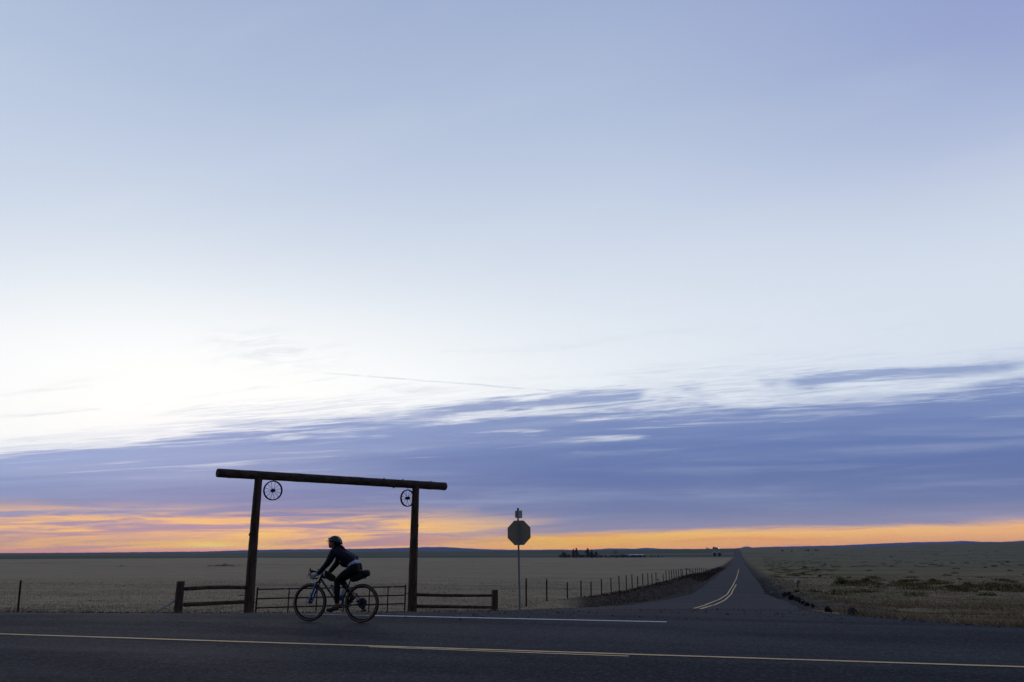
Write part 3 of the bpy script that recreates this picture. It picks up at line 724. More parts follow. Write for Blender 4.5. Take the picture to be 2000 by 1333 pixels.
for i, (px, py, Y) in enumerate(posts):
    T_ = at(px, py, Y); zb = tz(T_.x, T_.y); hgt = T_.z-zb
    lean = Vector((random.uniform(-.02,.02), random.uniform(-.02,.02), 0))
    ht = T_.z if .8 < hgt < 1.75 else zb+random.uniform(1.15, 1.3)
    base_ = Vector((T_.x, T_.y, zb-.15))+lean; tp = Vector((T_.x, T_.y, ht)); tops.append((base_, tp, zb))
    wood = i in (24,)
    mb = MB()
    wid = .030+.00015*Y
    if wood: mb.tube([base_, tp], .075, 8)
    else:
        mb.box((base_+tp)/2, (wid, .004, (tp-base_).length/2)).box((base_+tp)/2+Vector((0, -.018, 0)), (.004, .018, (tp-base_).length/2))
    po = mb.build('post', M_TPOST, wf, smooth=False)
    if i in (0, 1, 4, 10):
        MB().box(tp+Vector((0, -.002, -.03)), (wid+.003, .008, .05)).build('post_tip', M_TTOP, None, smooth=False).parent = po
        bpy.data.objects[-1] if False else None
for ch in wf.children:
    for g_ in ch.children:
        g_.location = -Vector((0,0,0)); g_.data.transform(Matrix.Translation(-wf.location))
# diagonal brace at the wooden post
b_, t_, z_ = tops[24]; b2, t2, z2 = tops[27]
MB().tube([t_-Vector((0,0,.08)), Vector((t2.x, t2.y, z2+.25))], .05, 6).build('brace', M_TPOST, wf)
for k in range(4):
    MB().tube([tp.lerp(bs+Vector((0,0,.15)), .06+.26*k)+Vector((0,-.03,0)) for bs, tp, zb in tops], .0028, 4).build('wire', M_WIRE, wf)
# pale marker post beside that fence
mp_ = at(1284, 1129.5, 84.5); mz = tz(mp_.x, mp_.y)
mk = wempty('marker_post', (mp_.x, mp_.y, mz)); tag(mk, 'thick pale utility marker post among the thin wire fence posts', 'post')
MB().tube([(mp_.x, mp_.y, mz-.1), (mp_.x, mp_.y, mp_.z-.06), (mp_.x, mp_.y, mp_.z), (mp_.x, mp_.y, mp_.z+.03)], [.125, .125, .12, .05], 12).build('post', mat('cream_plastic', (.50, .50, .46), rough=.6), mk)
MB().tube([(mp_.x, mp_.y, mp_.z-.16), (mp_.x, mp_.y, mp_.z-.10)], .132, 12).build('band', mat('ochre_band', (.16,.12,.05)), mk)
# lone steel post at the far left
lp = at(41, 1134, 22.6); lq = at(35, 1196, 22.6)
z0 = tz(lq.x, lq.y); d_ = (lp-lq); lq2 = lq-d_*.3
fp = wempty('fence_post', (lq.x, lq.y, z0)); tag(fp, 'lone dark steel fence post at the far left edge of the road', 'post')
MB().box((lp+lq2)/2, (.034, .006, (lp-lq2).length/2), (lp-lq2).to_track_quat('Z', 'Y').to_matrix()).box((lp+lq2)/2+Vector((0,-.018,0)), (.006, .018, (lp-lq2).length/2), (lp-lq2).to_track_quat('Z', 'Y').to_matrix()).build('shaft', M_IRON, fp, smooth=False)

# ------------------------------------------------------------------ mailbox
mb0 = hit(1558, 1150); MY = mb0.y; k_ = MY/1724
mbx = wempty('mailbox', tuple(mb0)); tag(mbx, 'small grey mailbox on a wooden post in dry grass right of the side road', 'mailbox')
mt = at(1558, 1133, MY); zc = at(1558, 1136.3, MY).z
w_, h_ = 3.6*k_, 3.2*k_
arch = [(-w_, -h_)]+[(w_*math.cos(math.pi-a), h_*.2+h_*.8*math.sin(a)) for a in np.linspace(0, math.pi, 9)]+[(w_, -h_)]
vs = [(mb0.x+a, MY+yy, zc+c_) for yy in (-.27, .27) for a, c_ in arch]; na_ = len(arch)
MB().add(vs, [tuple(range(na_)), tuple(range(2*na_-1, na_-1, -1))]+[(i, (i+1) % na_, na_+(i+1) % na_, na_+i) for i in range(na_)]).build('box', mat('dark_mailbox_metal', (.06, .065, .075), rough=.5), mbx)
MB().box((mb0.x, MY-.278, zc), (w_*.72, .004, h_*.66)).build('door', mat('pale_mailbox_door', (.20, .23, .27), rough=.5), mbx, smooth=False)
MB().box((mb0.x, MY, (mb0.z-.1+zc-h_)/2), (.05, .05, (zc-h_-mb0.z+.1)/2)).build('post', mat('post_wood', (.16, .11, .06)), mbx, smooth=False)

# ------------------------------------------------------------------ boulders along the shoulder
M_ROCK = mat('dark_basalt', (.010, .008, .007), (.030, .022, .017), scale=3, rough=.9, bump=.7, dist=.05)
M_LICH = mat('pale_lichen', (.34, .34, .35), rough=.9)
ROCKS = []
def rock(px, py, wpx, hpx, label, lich=False, seed=0):
    p = hit(px, py); k = p.y/1724.0; rx, rz_ = wpx*k/2, hpx*k/1.7
    rnd = random.Random(seed); bm = bmesh.new(); bmesh.ops.create_icosphere(bm, subdivisions=3, radius=1)
    cuts = [(Vector((rnd.uniform(-1,1), rnd.uniform(-1,1), rnd.uniform(-.6,1))).normalized(), rnd.uniform(.55,.85)) for _ in range(9)]
    for v in bm.verts:
        for n, d in cuts:
            e = v.co.dot(n)-d
            if e > 0: v.co -= n*e*.9
        v.co = v.co*(1+rnd.uniform(-.025,.025))
    me = bpy.data.meshes.new('rock')
    ROCKS.append((p.x, p.y, rx*1.5))
    for v in bm.verts: v.co = Vector((v.co.x*rx*1.15, v.co.y*rx, v.co.z*rz_*1.15+rz_*.72))
    bm.to_mesh(me); bm.free(); me.materials.append(M_ROCK)
    o = bpy.data.objects.new('rock', me); col.objects.link(o); o.location = p; o.rotation_euler = (0,0,rnd.uniform(0,1))
    tag(o, label, 'rock', 'dark rocks along the gravel shoulder')
    if lich:
        s_ = MB().ell((0, -.15*rx, rz_*1.25), (rx*.55, rx*.45, rz_*.20)); l = s_.build('lichen_patch', M_LICH, o)
rock(1667, 1203, 22, 15, 'largest dark boulder at the right end of the row, by the grass verge', seed=3)
rock(1618.5, 1196, 15.5, 11.5, 'squarish dark boulder second from the right in the shoulder row', seed=5)
rock(1533, 1165, 10, 9, 'rounded brown rock at the left end of the rock pile', seed=1)
rock(1541, 1163, 9, 8, 'rock behind the left end of the pile, darkest of the cluster', seed=11)
rock(1546, 1172, 13, 11, 'rock with a long white patch on top in the pile', True, 2)
rock(1555, 1174.5, 9, 9, 'narrow rock right of the one with the long white patch', seed=6)
rock(1562, 1178, 9, 11, 'brownish rock in the middle of the rock pile', seed=7)
rock(1568, 1180.5, 11, 9, 'rock with a small white spot in the middle of the pile', True, 8)
rock(1576, 1184, 12, 9, 'low dark rock near the right end of the pile', seed=9)
rock(1588, 1187, 9, 8, 'small dark rock at the right end of the pile, before the gap', seed=10)
rock(1556, 1157, 9, 5, 'small low rock in the grass below the mailbox', seed=12)

# ------------------------------------------------------------------ distant farmstead: trees, house, grain bins, elevator
M_BARK = mat('dark_bark', (.035, .028, .022)); M_FOL = mat('dark_conifer_needles', (.018, .026, .016), (.030, .040, .022), scale=.6, rough=.95, spec=.05)
M_FOL2 = mat('dull_broadleaf', (.030, .032, .020), (.045, .045, .030), scale=.6, rough=.95, spec=.05)
def leafcloud(mb, c, r, n, size, rnd):
    for _ in range(n):
        v = Vector((rnd.gauss(0,1), rnd.gauss(0,1), rnd.gauss(0,1))); v = v.normalized()*(rnd.random()**.4)
        p = Vector(c)+Vector((v.x*r[0], v.y*r[1], v.z*r[2]))
        a = Vector((rnd.gauss(0,1), rnd.gauss(0,1), rnd.gauss(0,1))).normalized()*size*rnd.uniform(.6,1.3)
        b_ = a.cross(Vector((rnd.gauss(0,1), rnd.gauss(0,1), rnd.gauss(0,1)))).normalized()*size*rnd.uniform(.5,1)
        k = len(mb.v); mb.v += [tuple(p-a), tuple(p+b_), tuple(p+a), tuple(p-b_)]; mb.f.append((k, k+1, k+2, k+3))
def raw_build(mb, name, m_, parent):
    me = bpy.data.meshes.new(name); me.from_pydata([tuple(v) for v in mb.v], [], mb.f); me.update(); me.materials.append(m_)
    o = bpy.data.objects.new(name, me); col.objects.link(o); o.parent = parent; return o
def make_tree(kind, seed):
    rnd = random.Random(seed); t = empty({'tall':'pine_tree','bush':'bush','thin':'deciduous_tree'}[kind]); mb = MB(); tr = MB()
    if kind == 'tall':       # unit height 10
        tr.tube([(0,0,-.3),(.1,0,4),(0,.1,9)], [.28,.2,.05], 8)
        for i in range(5):
            z = rnd.uniform(2, 8.5); a = rnd.uniform(0, 6.28); L = (10-z)*.3
            tr.tube([(0,0,z),(math.cos(a)*L, math.sin(a)*L, z+.3)], [.07,.02], 5)
        for i in range(17):
            z = .9+8.6*i/16; w_ = (1-(z/10.2)**1.6)*2.1+.35; a = rnd.uniform(0, 6.28); o_ = w_*.45
            leafcloud(mb, (math.cos(a)*o_, math.sin(a)*o_, z), (w_*.8, w_*.8, .75), 75, .24, rnd)
    elif kind == 'bush':
        tr.tube([(0,0,-.2),(0,0,1.6)], [.14,.05], 6)
        for i in range(6):
            a = rnd.uniform(0, 6.28); leafcloud(mb, (math.cos(a)*.6, math.sin(a)*.6, rnd.uniform(.7, 2.1)), (.9,.9,.75), 60, .16, rnd)
    else:
        tr.tube([(0,0,-.2),(.05,0,3),(0,0,6)], [.2,.14,.05], 8)
        for i in range(9):
            a = i*2.4; z = 2.2+i*.45; e = (math.cos(a)*2.0, math.sin(a)*2.0, z+1.4)
            tr.tube([(0,0,z), e], [.09,.02], 5); leafcloud(mb, e, (1.1,1.1,.9), 26, .18, rnd)
    tr.build('trunk', M_BARK, t); raw_build(mb, 'crown', M_FOL2 if kind == 'thin' else M_FOL, t); return t
protos = {('tall', 0): make_tree('tall', 1), ('tall', 1): make_tree('tall', 5), ('bush', 0): make_tree('bush', 2), ('bush', 1): make_tree('bush', 8), ('thin', 0): make_tree('thin', 4)}
used = set()
YT = hit(1150, 1090).y; print('YT', YT)
def place(kind, v, px, top, bot, label, wid=1.0, group=None, Y=YT):
    key = (kind, v); o = protos[key] if key not in used else copy_tree(protos[key]); used.add(key)
    if Y is None: Y = hit(px, bot).y
    p = at(px, bot, Y); z = tz(p.x, p.y); hgt = (bot-top)*Y/1724.0; H0 = {'tall':10.0,'bush':2.8,'thin':7.2}[kind]
    s = hgt/H0; o.location = (p.x, p.y, z); o.scale = (s*wid*(1.75 if kind == 'tall' else 1.7), s*wid*(1.75 if kind == 'tall' else 1.7), s*(1.0 if kind == 'tall' else 1.15)); o.rotation_euler = (0,0,px*1.7 % 6.28)
    tag(o, label, {'tall':'tree','bush':'bush','thin':'tree'}[kind], group or 'dark trees and bushes round the distant farm'); return o
place('tall', 0, 1099.8, 1076.6, 1090, 'leftmost dark tree of the distant farm grove', .95)
place('bush', 0, 1094.5, 1084, 1090, 'small bush at the far left foot of the farm grove', .9)
place('tall', 1, 1105, 1079, 1090, 'shorter dark tree just right of the leftmost grove tree', .9)
place('bush', 0, 1111, 1083, 1090, 'bush between the left pair and the next tall pair in the grove', 1.1)
place('tall', 0, 1120.6, 1071.7, 1090, 'slim tall tree, left of the twin-topped pair in the grove', .72)
place('tall', 1, 1126, 1070.2, 1090, 'tallest tree of the grove, right of the twin-topped pair', .80)
place('bush', 1, 1133.5, 1084, 1090, 'low bush right of the tallest grove tree', 1.2)
place('bush', 0, 1138.5, 1083.5, 1090, 'second low bush right of the tallest grove tree', 1.1)
place('tall', 1, 1147.8, 1070.8, 1090, 'tall broad tree in the middle of the grove', 1.0)
place('tall', 0, 1155.6, 1073.8, 1090, 'dark tree leaning close to the right side of the broad grove tree', .8)
place('bush', 1, 1158, 1083.5, 1090, 'low bush between the last two tall grove trees', 1.3)
place('tall', 1, 1164.5, 1077.3, 1090, 'cone-shaped dark tree at the right end of the tall grove', 1.2)
for i, (px, top, wd, lb) in enumerate([(1173.5,1084.3,1.5,'wide bush just past the cone-shaped grove tree'),(1183,1085,.9,'first small bush of the spaced row right of the grove'),(1188.5,1086.5,.7,'tiny bush, smallest of the spaced row'),(1192.5,1085,.7,'slim bush just right of the tiny one'),(1198.5,1084.5,1.1,'bush at the foot of the loose bare-looking tree, left side'),(1204,1085,1.0,'bush at the foot of the loose bare-looking tree, right side'),(1209.8,1084.5,1.0,'round bush two places left of the farmhouse'),(1216,1083.2,1.05,'tallest round bush left of the farmhouse'),(1224.5,1084.6,1.5,'wide bush touching the left end of the farmhouse'),(1259,1084.2,.95,'round bush touching the right end of the farmhouse'),(1265.5,1086.5,.9,'tiny bush second to the right of the farmhouse'),(1272.5,1084.7,.8,'third bush to the right of the farmhouse'),(1278.6,1085.6,.8,'fourth bush to the right of the farmhouse'),(1285.7,1085.5,1.0,'fifth bush to the right of the farmhouse'),(1292.8,1085.8,.9,'last bush of the row at the field edge')]):
    place('bush', i % 2, px, top, 1090 if px < 1250 else 1088.5, lb, wd, 'row of small bushes beside the farmhouse')
place('thin', 0, 1202.5, 1077.3, 1090, 'loose thin-crowned tree standing in the bush row', .8)
for i, (px, py, top, wd, lb) in enumerate([(1528,1071.5,1067.4,.9,'tallest bush on the right skyline, nearest the side road'),(1546,1072.3,1069.8,1.2,'low bush on the skyline right of the tallest one'),(1573.5,1071.8,1068.6,.8,'left bush of the skyline trio'),(1578.5,1071.8,1067.8,1.0,'middle bush of the skyline trio'),(1593,1071.8,1068.6,1.3,'wide bush just right of the skyline trio'),(1597,1072,1069.4,1.0,'last small bush on the right skyline'),(1587,1084.5,1082.6,1.1,'lone small bush far out on the right prairie below the skyline'),(1739,1088.2,1086.2,1.1,'lone far bush in the middle of the right prairie')]):
    place('bush', i % 2, px, top, py, lb, wd, 'bushes scattered on the right skyline', None if i > 5 else 1650)
for i, (px, py, top, wd, lb) in enumerate([(1572,1110.5,1106.6,1.6,'dark shrub on the green patch beside the side road'),(1611,1104,1101.3,1.5,'dark shrub higher up the prairie, left of centre'),(1691,1137,1129.5,2.0,'largest green shrub in the olive thicket on the prairie'),(1646,1142,1134,1.6,'dark green shrub at the left end of the olive thicket'),(1822,1138,1131,1.7,'green shrub in the right part of the olive thicket'),(1602,1127,1122.8,1.6,'low green shrub left of the olive thicket'),(1875,1133,1129.5,1.9,'low shrub right of the olive thicket'),(1968,1099.5,1096,1.3,'small upright shrub far up the prairie at the right')]):
    pp = hit(px, py); o = place('bush', i % 2, px, top, py, lb, wd, 'shrubs on the right prairie', pp.y)

# farmhouse
def farmhouse():
    Y = hit(1243, 1089).y; k = Y/1724; p = at(1243, 1089, Y); z = tz(p.x, p.y)-.1
    h = wempty('farmhouse', (p.x, p.y, z)); tag(h, 'long low dark house with a pale roof beside the distant grove', 'house')
    def X(px): return at(px, 1085, Y).x
    zr0 = z+4*k; MW = mat('dark_siding', (.035, .028, .030)); MR = mat('pale_metal_roof', (.40, .43, .48), rough=.4, scale=.5)
    MB().box(((X(1235)+X(1256))/2, Y, z+1.5), ((X(1256)-X(1235))/2, 4, 1.75)).build('wall', MW, h, smooth=False)
    MB().box(((X(1229.8)+X(1235))/2, Y+1, z+1.3), ((X(1235)-X(1229.8))/2-.01, 3, 1.4)).build('wing_wall', MW, h, smooth=False)
    def roof(x0, x1, y, hw, z0, z1):
        vs = [(x0,y-hw,z0),(x1,y-hw,z0),(x1,y,z1),(x0,y,z1),(x0,y+hw,z0),(x1,y+hw,z0)]
        return MB().add(vs, [(0,1,2,3),(3,2,5,4),(0,3,4),(1,5,2),(0,4,5,1)])
    r = roof(X(1234), X(1257), Y, 4.6, z+3.11, z+4.4).build('roof', MR, h, smooth=False)
    roof(X(1229), X(1234)-.02, Y+1, 3.5, z+2.71, z+4.3).build('wing_roof', MR, h, smooth=False)
    for px in (1236.8, 1248.8): 
        c = MB().box((X(px), Y, z+4.5), (.4, .4, .9)).build('chimney', MW, None, smooth=False, origin=h.location); c.parent = r
    for px, w_ in ((1240, .8), (1245, .9), (1248, .6)):
        f = MB().box((X(px), Y-4.05, z+1.7), (w_, .05, .45)).build('window', mat('window_frame', (.25,.25,.27)), h, smooth=False)
    MB().box((X(1253.3), Y-4.05, z+1.3), (.6, .05, 1.1)).build('door', mat('white_door', (.6,.6,.62)), h, smooth=False)
farmhouse()

def grain_bin(px, label, share=[None]):
    Y = hit(1400, 1087).y; k = Y/1724; p = at(px, 1087, Y); z = tz(p.x, p.y); r = 3.75*k; ht = at(px, 1079.6, Y).z-z; hc = at(px, 1077.4, Y).z-z
    b = empty('grain_bin', (p.x, p.y, z)); tag(b, label, 'grain bin', 'two grain bins beside the side road')
    n = 12; pts = []; rad = []
    for i in range(n+1):
        pts.append((0,0,-.5+(ht+.5)*i/n)); rad.append(r*(1+.008*(i % 2)))
    MB().tube(pts, rad, 28).build('wall', mat('dark_bin_steel', (.030,.036,.050), (.045,.050,.062), rough=.5, metal=.2), b)
    MB().tube([(0,0,ht),(0,0,ht+(hc-ht)*.8),(0,0,hc),(0,0,hc+.25)], [r*1.04, r*.35, r*.14, r*.10], 28).build('roof', mat('pale_bin_roof', (.30,.33,.34), rough=.5, metal=.2), b)
    MB().box((-r*.86, -r*.55, ht*.5), (.35, .1, ht*.48), Matrix.Rotation(R(-32), 3, 'Z')).build('edge_strip', mat('pale_edge_strip', (.3,.31,.32)), b, smooth=False)  # plain pale strip up the left edge of the bin wall
grain_bin(1395.6, 'left one of two squat dark grain bins with pale roofs')
grain_bin(1405.3, 'right one of two squat dark grain bins, nearer the side road')

def elevator():
    Y = 2800.0
    def B(x0, x1, y0, y1, name, m_, par, dy=0, half=7):
        a = at(x0, y1, Y); b = at(x1, y0, Y)
        return MB().box(((a.x+b.x)/2, Y+dy, (a.z+b.z)/2), ((b.x-a.x)/2, half, (b.z-a.z)/2)).build(name, m_, par, smooth=False)
    MD = mat('dark_silo', (.05,.045,.05)); p = at(1397, 1073.5, Y)
    e = wempty('grain_elevator', (p.x, p.y, tz(p.x, p.y))); tag(e, 'distant grain elevator with a stepped tower on the skyline, lamp at its right', 'building', 'farm buildings on the far skyline')
    B(1393, 1401.5, 1070, 1074.5, 'silo_block', MD, e); B(1393.3, 1394.8, 1068, 1070-.001, 'head_house', MD, e, half=4); B(1395.5,1399,1069.3,1069.98,'roof',MD,e,half=5)
    ml = bpy.data.materials.new('lit_lamp'); ml.use_nodes = True; pp = ml.node_tree.nodes['Principled BSDF']; pp.inputs['Emission Color'].default_value = (1,.85,.65,1); pp.inputs['Emission Strength'].default_value = 1.6
    c = at(1403.8, 1071.2, Y-20); MB().ell(c, (1.5,1.0,1.2), nu=10, nv=6).build('lamp', ml, e)
    MB().tube([(c.x, c.y, c.z-7), (c.x, c.y, c.z-1)], .25, 6).build('lamp_pole', MD, e)
    p = at(1383, 1073.5, Y); s = wempty('shed', (p.x, p.y, tz(p.x, p.y))); tag(s, 'smaller distant shed with a thin mast on the skyline, left of the elevator', 'building', 'farm buildings on the far skyline')
    B(1380, 1388, 1071.6, 1074.5, 'shed_wall', MD, s); B(1380.2, 1381, 1069, 1071.59, 'mast', MD, s, half=2)
    c = at(1388.6, 1071.6, Y-20); MB().ell(c, (1.0,.8,.8), nu=10, nv=6).build('lamp', ml, s)
elevator()
def dirt_mound(px, py, wpx, hpx, label):
    p = hit(px, py); k = p.y/1724; A_, H_ = wpx*k/2, hpx*k; n = 48; vs = []; fs = []
    for i in range(n+1):
        for j in range(17):
            x = -1+2*i/n; y = -1+2*j/16; e = max(0, 1-x*x)**.7*max(0, 1-y*y)**.6
            h_ = H_*e*(.55+.45*math.sin(5.3*x+1)*math.cos(3*y)+.25*math.sin(17*x+2*y))
            X_ = p.x+x*A_; Y_ = p.y+y*A_*.55+6; vs.append((X_-p.x, Y_-p.y, tz(X_, Y_)-p.z+max(h_, 0)-.25+.3*e))
    for i in range(n):
        for j in range(16): a = i*17+j; fs.append((a, a+17, a+18, a+1))
    o = MB().add(vs, fs).build('dirt_mound', mat('brown_dirt', (.085,.062,.032), (.16,.125,.07), scale=.7, rough=.95, bump=.6, dist=.2)); o.location = p; tag(o, label, 'dirt mound')
dirt_mound(427, 1106.5, 84, 4.6, 'low brown dirt mound far out in the pale field left of the gateway')
dirt_mound(223, 1107.0, 26, 1.8, 'much smaller dark dirt hump in the field, far left')
# ------------------------------------------------------------------ grass, stubble and weeds (uncountable: one object each)
def blades(name, X, Y, h, wd, m_, lean=(0,0), tilt=.35, label=None, cat=None, zoff=-.02):
    n = len(X); Z = terrain(X, Y)+zoff
    ang = np.random.rand(n)*2*np.pi; w_ = wd*(.6+.8*np.random.rand(n)); hh = h*(.5+.9*np.random.rand(n))
    cx, cy = np.cos(ang)*w_/2, np.sin(ang)*w_/2
    tx = lean[0]*hh+np.random.randn(n)*tilt*hh; ty = lean[1]*hh+np.random.randn(n)*tilt*hh
    V = np.empty((n, 3, 3))
    V[:,0] = np.stack([X-cx, Y-cy, Z], -1); V[:,1] = np.stack([X+cx, Y+cy, Z], -1); V[:,2] = np.stack([X+tx, Y+ty, Z+hh], -1)
    me = bpy.data.meshes.new(name); me.vertices.add(3*n); me.vertices.foreach_set('co', V.ravel())
    me.loops.add(3*n); me.loops.foreach_set('vertex_index', np.arange(3*n)); me.polygons.add(n)
    me.polygons.foreach_set('loop_start', np.arange(n)*3); me.polygons.foreach_set('loop_total', np.full(n, 3)); me.update(calc_edges=True)
    a = me.attributes.new('tone', 'FLOAT', 'POINT'); a.data.foreach_set('value', np.repeat(np.clip(np.random.rand(n)*.55+.5*(.5+.5*vnoise(X, Y, .8, 9)), 0, 1), 3).astype(np.float32))
    me.materials.append(m_); o = bpy.data.objects.new(name, me); col.objects.link(o); tag(o, label, cat, kind='stuff'); return o
def blade_mat(name, stops):
    m_ = bpy.data.materials.new(name); m_.use_nodes = True; b = NB(m_.node_tree); p = m_.node_tree.nodes['Principled BSDF']
    p.inputs['Roughness'].default_value = .9; p.inputs['Specular IOR Level'].default_value = .05
    a = b.node('ShaderNodeAttribute', attribute_name='tone'); b.put(p.inputs['Base Color'], b.ramp(a.outputs['Fac'], stops)); return m_
def scatter(n, y0, y1, q0, q1, power=1.0):
    Y = y0*(y1/y0)**(np.random.rand(n)**power); X = Y*(q0+(q1-q0)*np.random.rand(n)); return X, Y
# left field stubble
X, Y = scatter(150000, 18.5, 150, -.72, .40, 1.0)
u_, n_, dm_, ds_, xl_, xr_ = road_coords(X, Y)
k = (dm_ > .15) & (X < xl_-.3) & ((ds_ > 4.3) | (Y < 27) | (X < .074*Y)) & (np.random.rand(len(X)) > sstep(Y, 80, 150)) & (vnoise(X, Y, 1.1, 4)+.6*vnoise(X, Y, .33, 8) > -.75)
X, Y, dm_ = X[k], Y[k], dm_[k]
blades('field_stubble', X, Y, np.where(dm_ < 2.2, .13, .065), .0007*Y+.006, blade_mat('dry_stubble', [(0, (.075, .058, .036)), (.5, (.27, .22, .135)), (1, (.50, .41, .27))]),
       label='pale dry stubble covering the field behind the gateway', cat='grass')
# right prairie
X, Y = scatter(120000, 15.8, 190, .20, .75, 1.1)
u_, n_, dm_, ds_, xl_, xr_ = road_coords(X, Y); dd = np.minimum(np.maximum(dm_, 0), np.where(ds_ > 50, 50, np.maximum(ds_, 0)))
k = (dm_ > .10) & (X > xr_+.2) & ((ds_ > 2.0+.5*vnoise(X, Y, .9, 3)) | ((Y < 32) & (ds_ > .7))) & (vnoise(X, Y, .7, 1)+.5*vnoise(X, Y, .2, 2) > -.8) & (np.random.rand(len(X)) > sstep(Y, 85, 190))
for rx_, ry_, rr_ in ROCKS: k &= ~((np.abs(X-rx_) < rr_) & (Y < ry_+rr_) & (Y > ry_-1.6))
X, Y = X[k], Y[k]; pn = vnoise(X, Y, .22, 6)
blades('prairie_grass', X, Y, np.where(pn > .1, .15, .09), .0007*Y+.006, blade_mat('dry_prairie_grass', [(0, (.08, .060, .034)), (.4, (.19, .145, .080)), (.75, (.33, .26, .155)), (1, (.55, .44, .28))]), lean=(-.35, .1), tilt=.8,
       label='tan dry grass covering the prairie right of the side road', cat='grass')
# bank weeds
X, Y = scatter(60000, 27, 330, .062, .30, .85)
u_, n_, dm_, ds_, xl_, xr_ = road_coords(X, Y)
k = (ds_ > .7) & (X < xl_) & (ds_ < 4.2+1.0*vnoise(X, Y, .5))&(np.random.rand(len(X)) < .85*sstep(X/Y+.006*vnoise(X, Y, 1.1), .056, .105)) & (dm_ > .4); X, Y, ds_ = X[k], Y[k], ds_[k]
blades('bank_weeds', X, Y, np.where(ds_ > 2.5, .15, .09)*(.35+.65*sstep(X/Y, .06, .13))+np.where(Y > 110, .22, 0), .0008*Y+.008, blade_mat('dead_weeds', [(0, (.016, .012, .009)), (.6, (.050, .036, .025)), (.85, (.11, .08, .055)), (1, (.24, .18, .13))]), lean=(-.25, .1),
       tilt=.6, label='dark dead weeds on the bank between the side road and wire fence', cat='weeds')
# sagebrush thicket and dark clumps on the right
def clumps(name, pts, m_, label, cat, n_per=70):
    V = []; 
    Xs, Ys, H_ = [], [], []
    for (x, y, r_, h_) in pts:
        n = n_per; a = np.random.rand(n)*6.28; rr = r_*np.sqrt(np.random.rand(n))
        Xs.append(x+np.cos(a)*rr); Ys.append(y+np.sin(a)*rr); H_.append(h_*(1.1-.7*(rr/r_)**2))
    X = np.concatenate(Xs); Y = np.concatenate(Ys); H_ = np.concatenate(H_)
    return blades(name, X, Y, H_, .0016*Y+.02, m_, tilt=.5, label=label, cat=cat)
pts = []
for _ in range(120):
    px = random.uniform(1630, 2010); f_ = (px-1630)/380; py = random.gauss(1139+f_*14, 5.0)
    if random.random() < .35: px = random.uniform(1590, 2010); py = random.uniform(1100, 1165)
    p = hit(px, py); pts.append((p.x, p.y, random.uniform(.5, 1.3), random.uniform(.14, .42)))
clumps('sagebrush', pts, blade_mat('olive_sagebrush', [(0, (.050, .046, .018)), (.5, (.13, .118, .045)), (1, (.24, .21, .09))]), 'olive sagebrush thicket spread across the right prairie', 'brush')
pts = []
for _ in range(120):
    px = random.uniform(1500, 1640); py = random.gauss(1112, 8); p = hit(px, max(py, 1094)); pts.append((p.x, p.y, random.uniform(.6, 1.8), random.uniform(.12, .25)))
for _ in range(150):
    px = random.uniform(1480, 2005); py = random.uniform(1076, 1108); p = hit(px, py)
    if p.y < 1400: pts.append((p.x, p.y, random.uniform(1.0, 2.6), random.uniform(.2, .45)))
clumps('low_green_brush', pts, blade_mat('low_green_brush', [(0, (.070, .068, .026)), (1, (.15, .14, .056))]), 'low green growth on the prairie beside the side road', 'brush', 40)

# loose gravel and clods strewn over the apron and along the pavement edge
def stones(name, X, Y, r_, m_, label, cat):
    mb = MB(); Z = np.where(road_coords(X, Y)[2] < 0, zroad(Y), terrain(X, Y)); bv = [Vector(v) for v in ((1,0,0),(-1,0,0),(0,1,0),(0,-1,0),(0,0,1),(0,0,-1))]
    bf = [(0,2,4),(2,1,4),(1,3,4),(3,0,4),(2,0,5),(1,2,5),(3,1,5),(0,3,5)]
    for x, y, z, r0 in zip(X, Y, Z, r_):
        a = random.uniform(0, 6.28); sx, sy, sz = [r0*random.uniform(.6, 1.4) for _ in range(3)]; sk = random.uniform(-.4,.4)
        mb.add([(x+(v.x*math.cos(a)-v.y*math.sin(a))*sx, y+(v.x*math.sin(a)+v.y*math.cos(a))*sy+v.z*sk*sy, z+.5*sz+v.z*sz*.8) for v in bv], bf)
    o = mb.build(name, m_, smooth=False); tag(o, label, cat, kind='stuff'); return o
n = 1500; U_ = np.random.uniform(-9, 19, n); off = -np.abs(np.random.randn(n))*.35+.25; N_ = np.interp(U_, NE[:,0], NE[:,1])+off; _k = (U_ < -1.95) | (U_ > 6.2); U_ = U_[_k]; N_ = N_[_k]; X = -.9659*U_+.2588*N_; Y = .2588*U_+.9659*N_
X2 = np.random.uniform(-4, 12, 420); Y2 = np.random.uniform(17.5, 27, 420); k = X2 < np.interp(Y2, XRt[:,0], XRt[:,1]); k &= road_coords(X2, Y2)[2] < 0; X = np.concatenate([X, X2[k]]); Y = np.concatenate([Y, Y2[k]])
stones('loose_gravel', X, Y, np.random.uniform(.008, .026, len(X)), mat('dark_gravel', (.030,.027,.026), (.09,.082,.075), scale=9, rough=.95), 'loose dark gravel scattered on the pavement edge and junction', 'gravel')
Y3 = np.exp(np.random.uniform(math.log(58), math.log(140), 900)); X3 = np.interp(Y3, XRt[:,0], XRt[:,1])+np.abs(np.random.randn(900))*1.4; 
stones('shoulder_stones', X3, Y3, np.random.uniform(.02, .06, 900), mat('dark_shoulder_stone', (.014,.012,.011), (.05,.043,.038), scale=5, rough=.95), 'dark broken stones along the right shoulder of the side road', 'gravel')
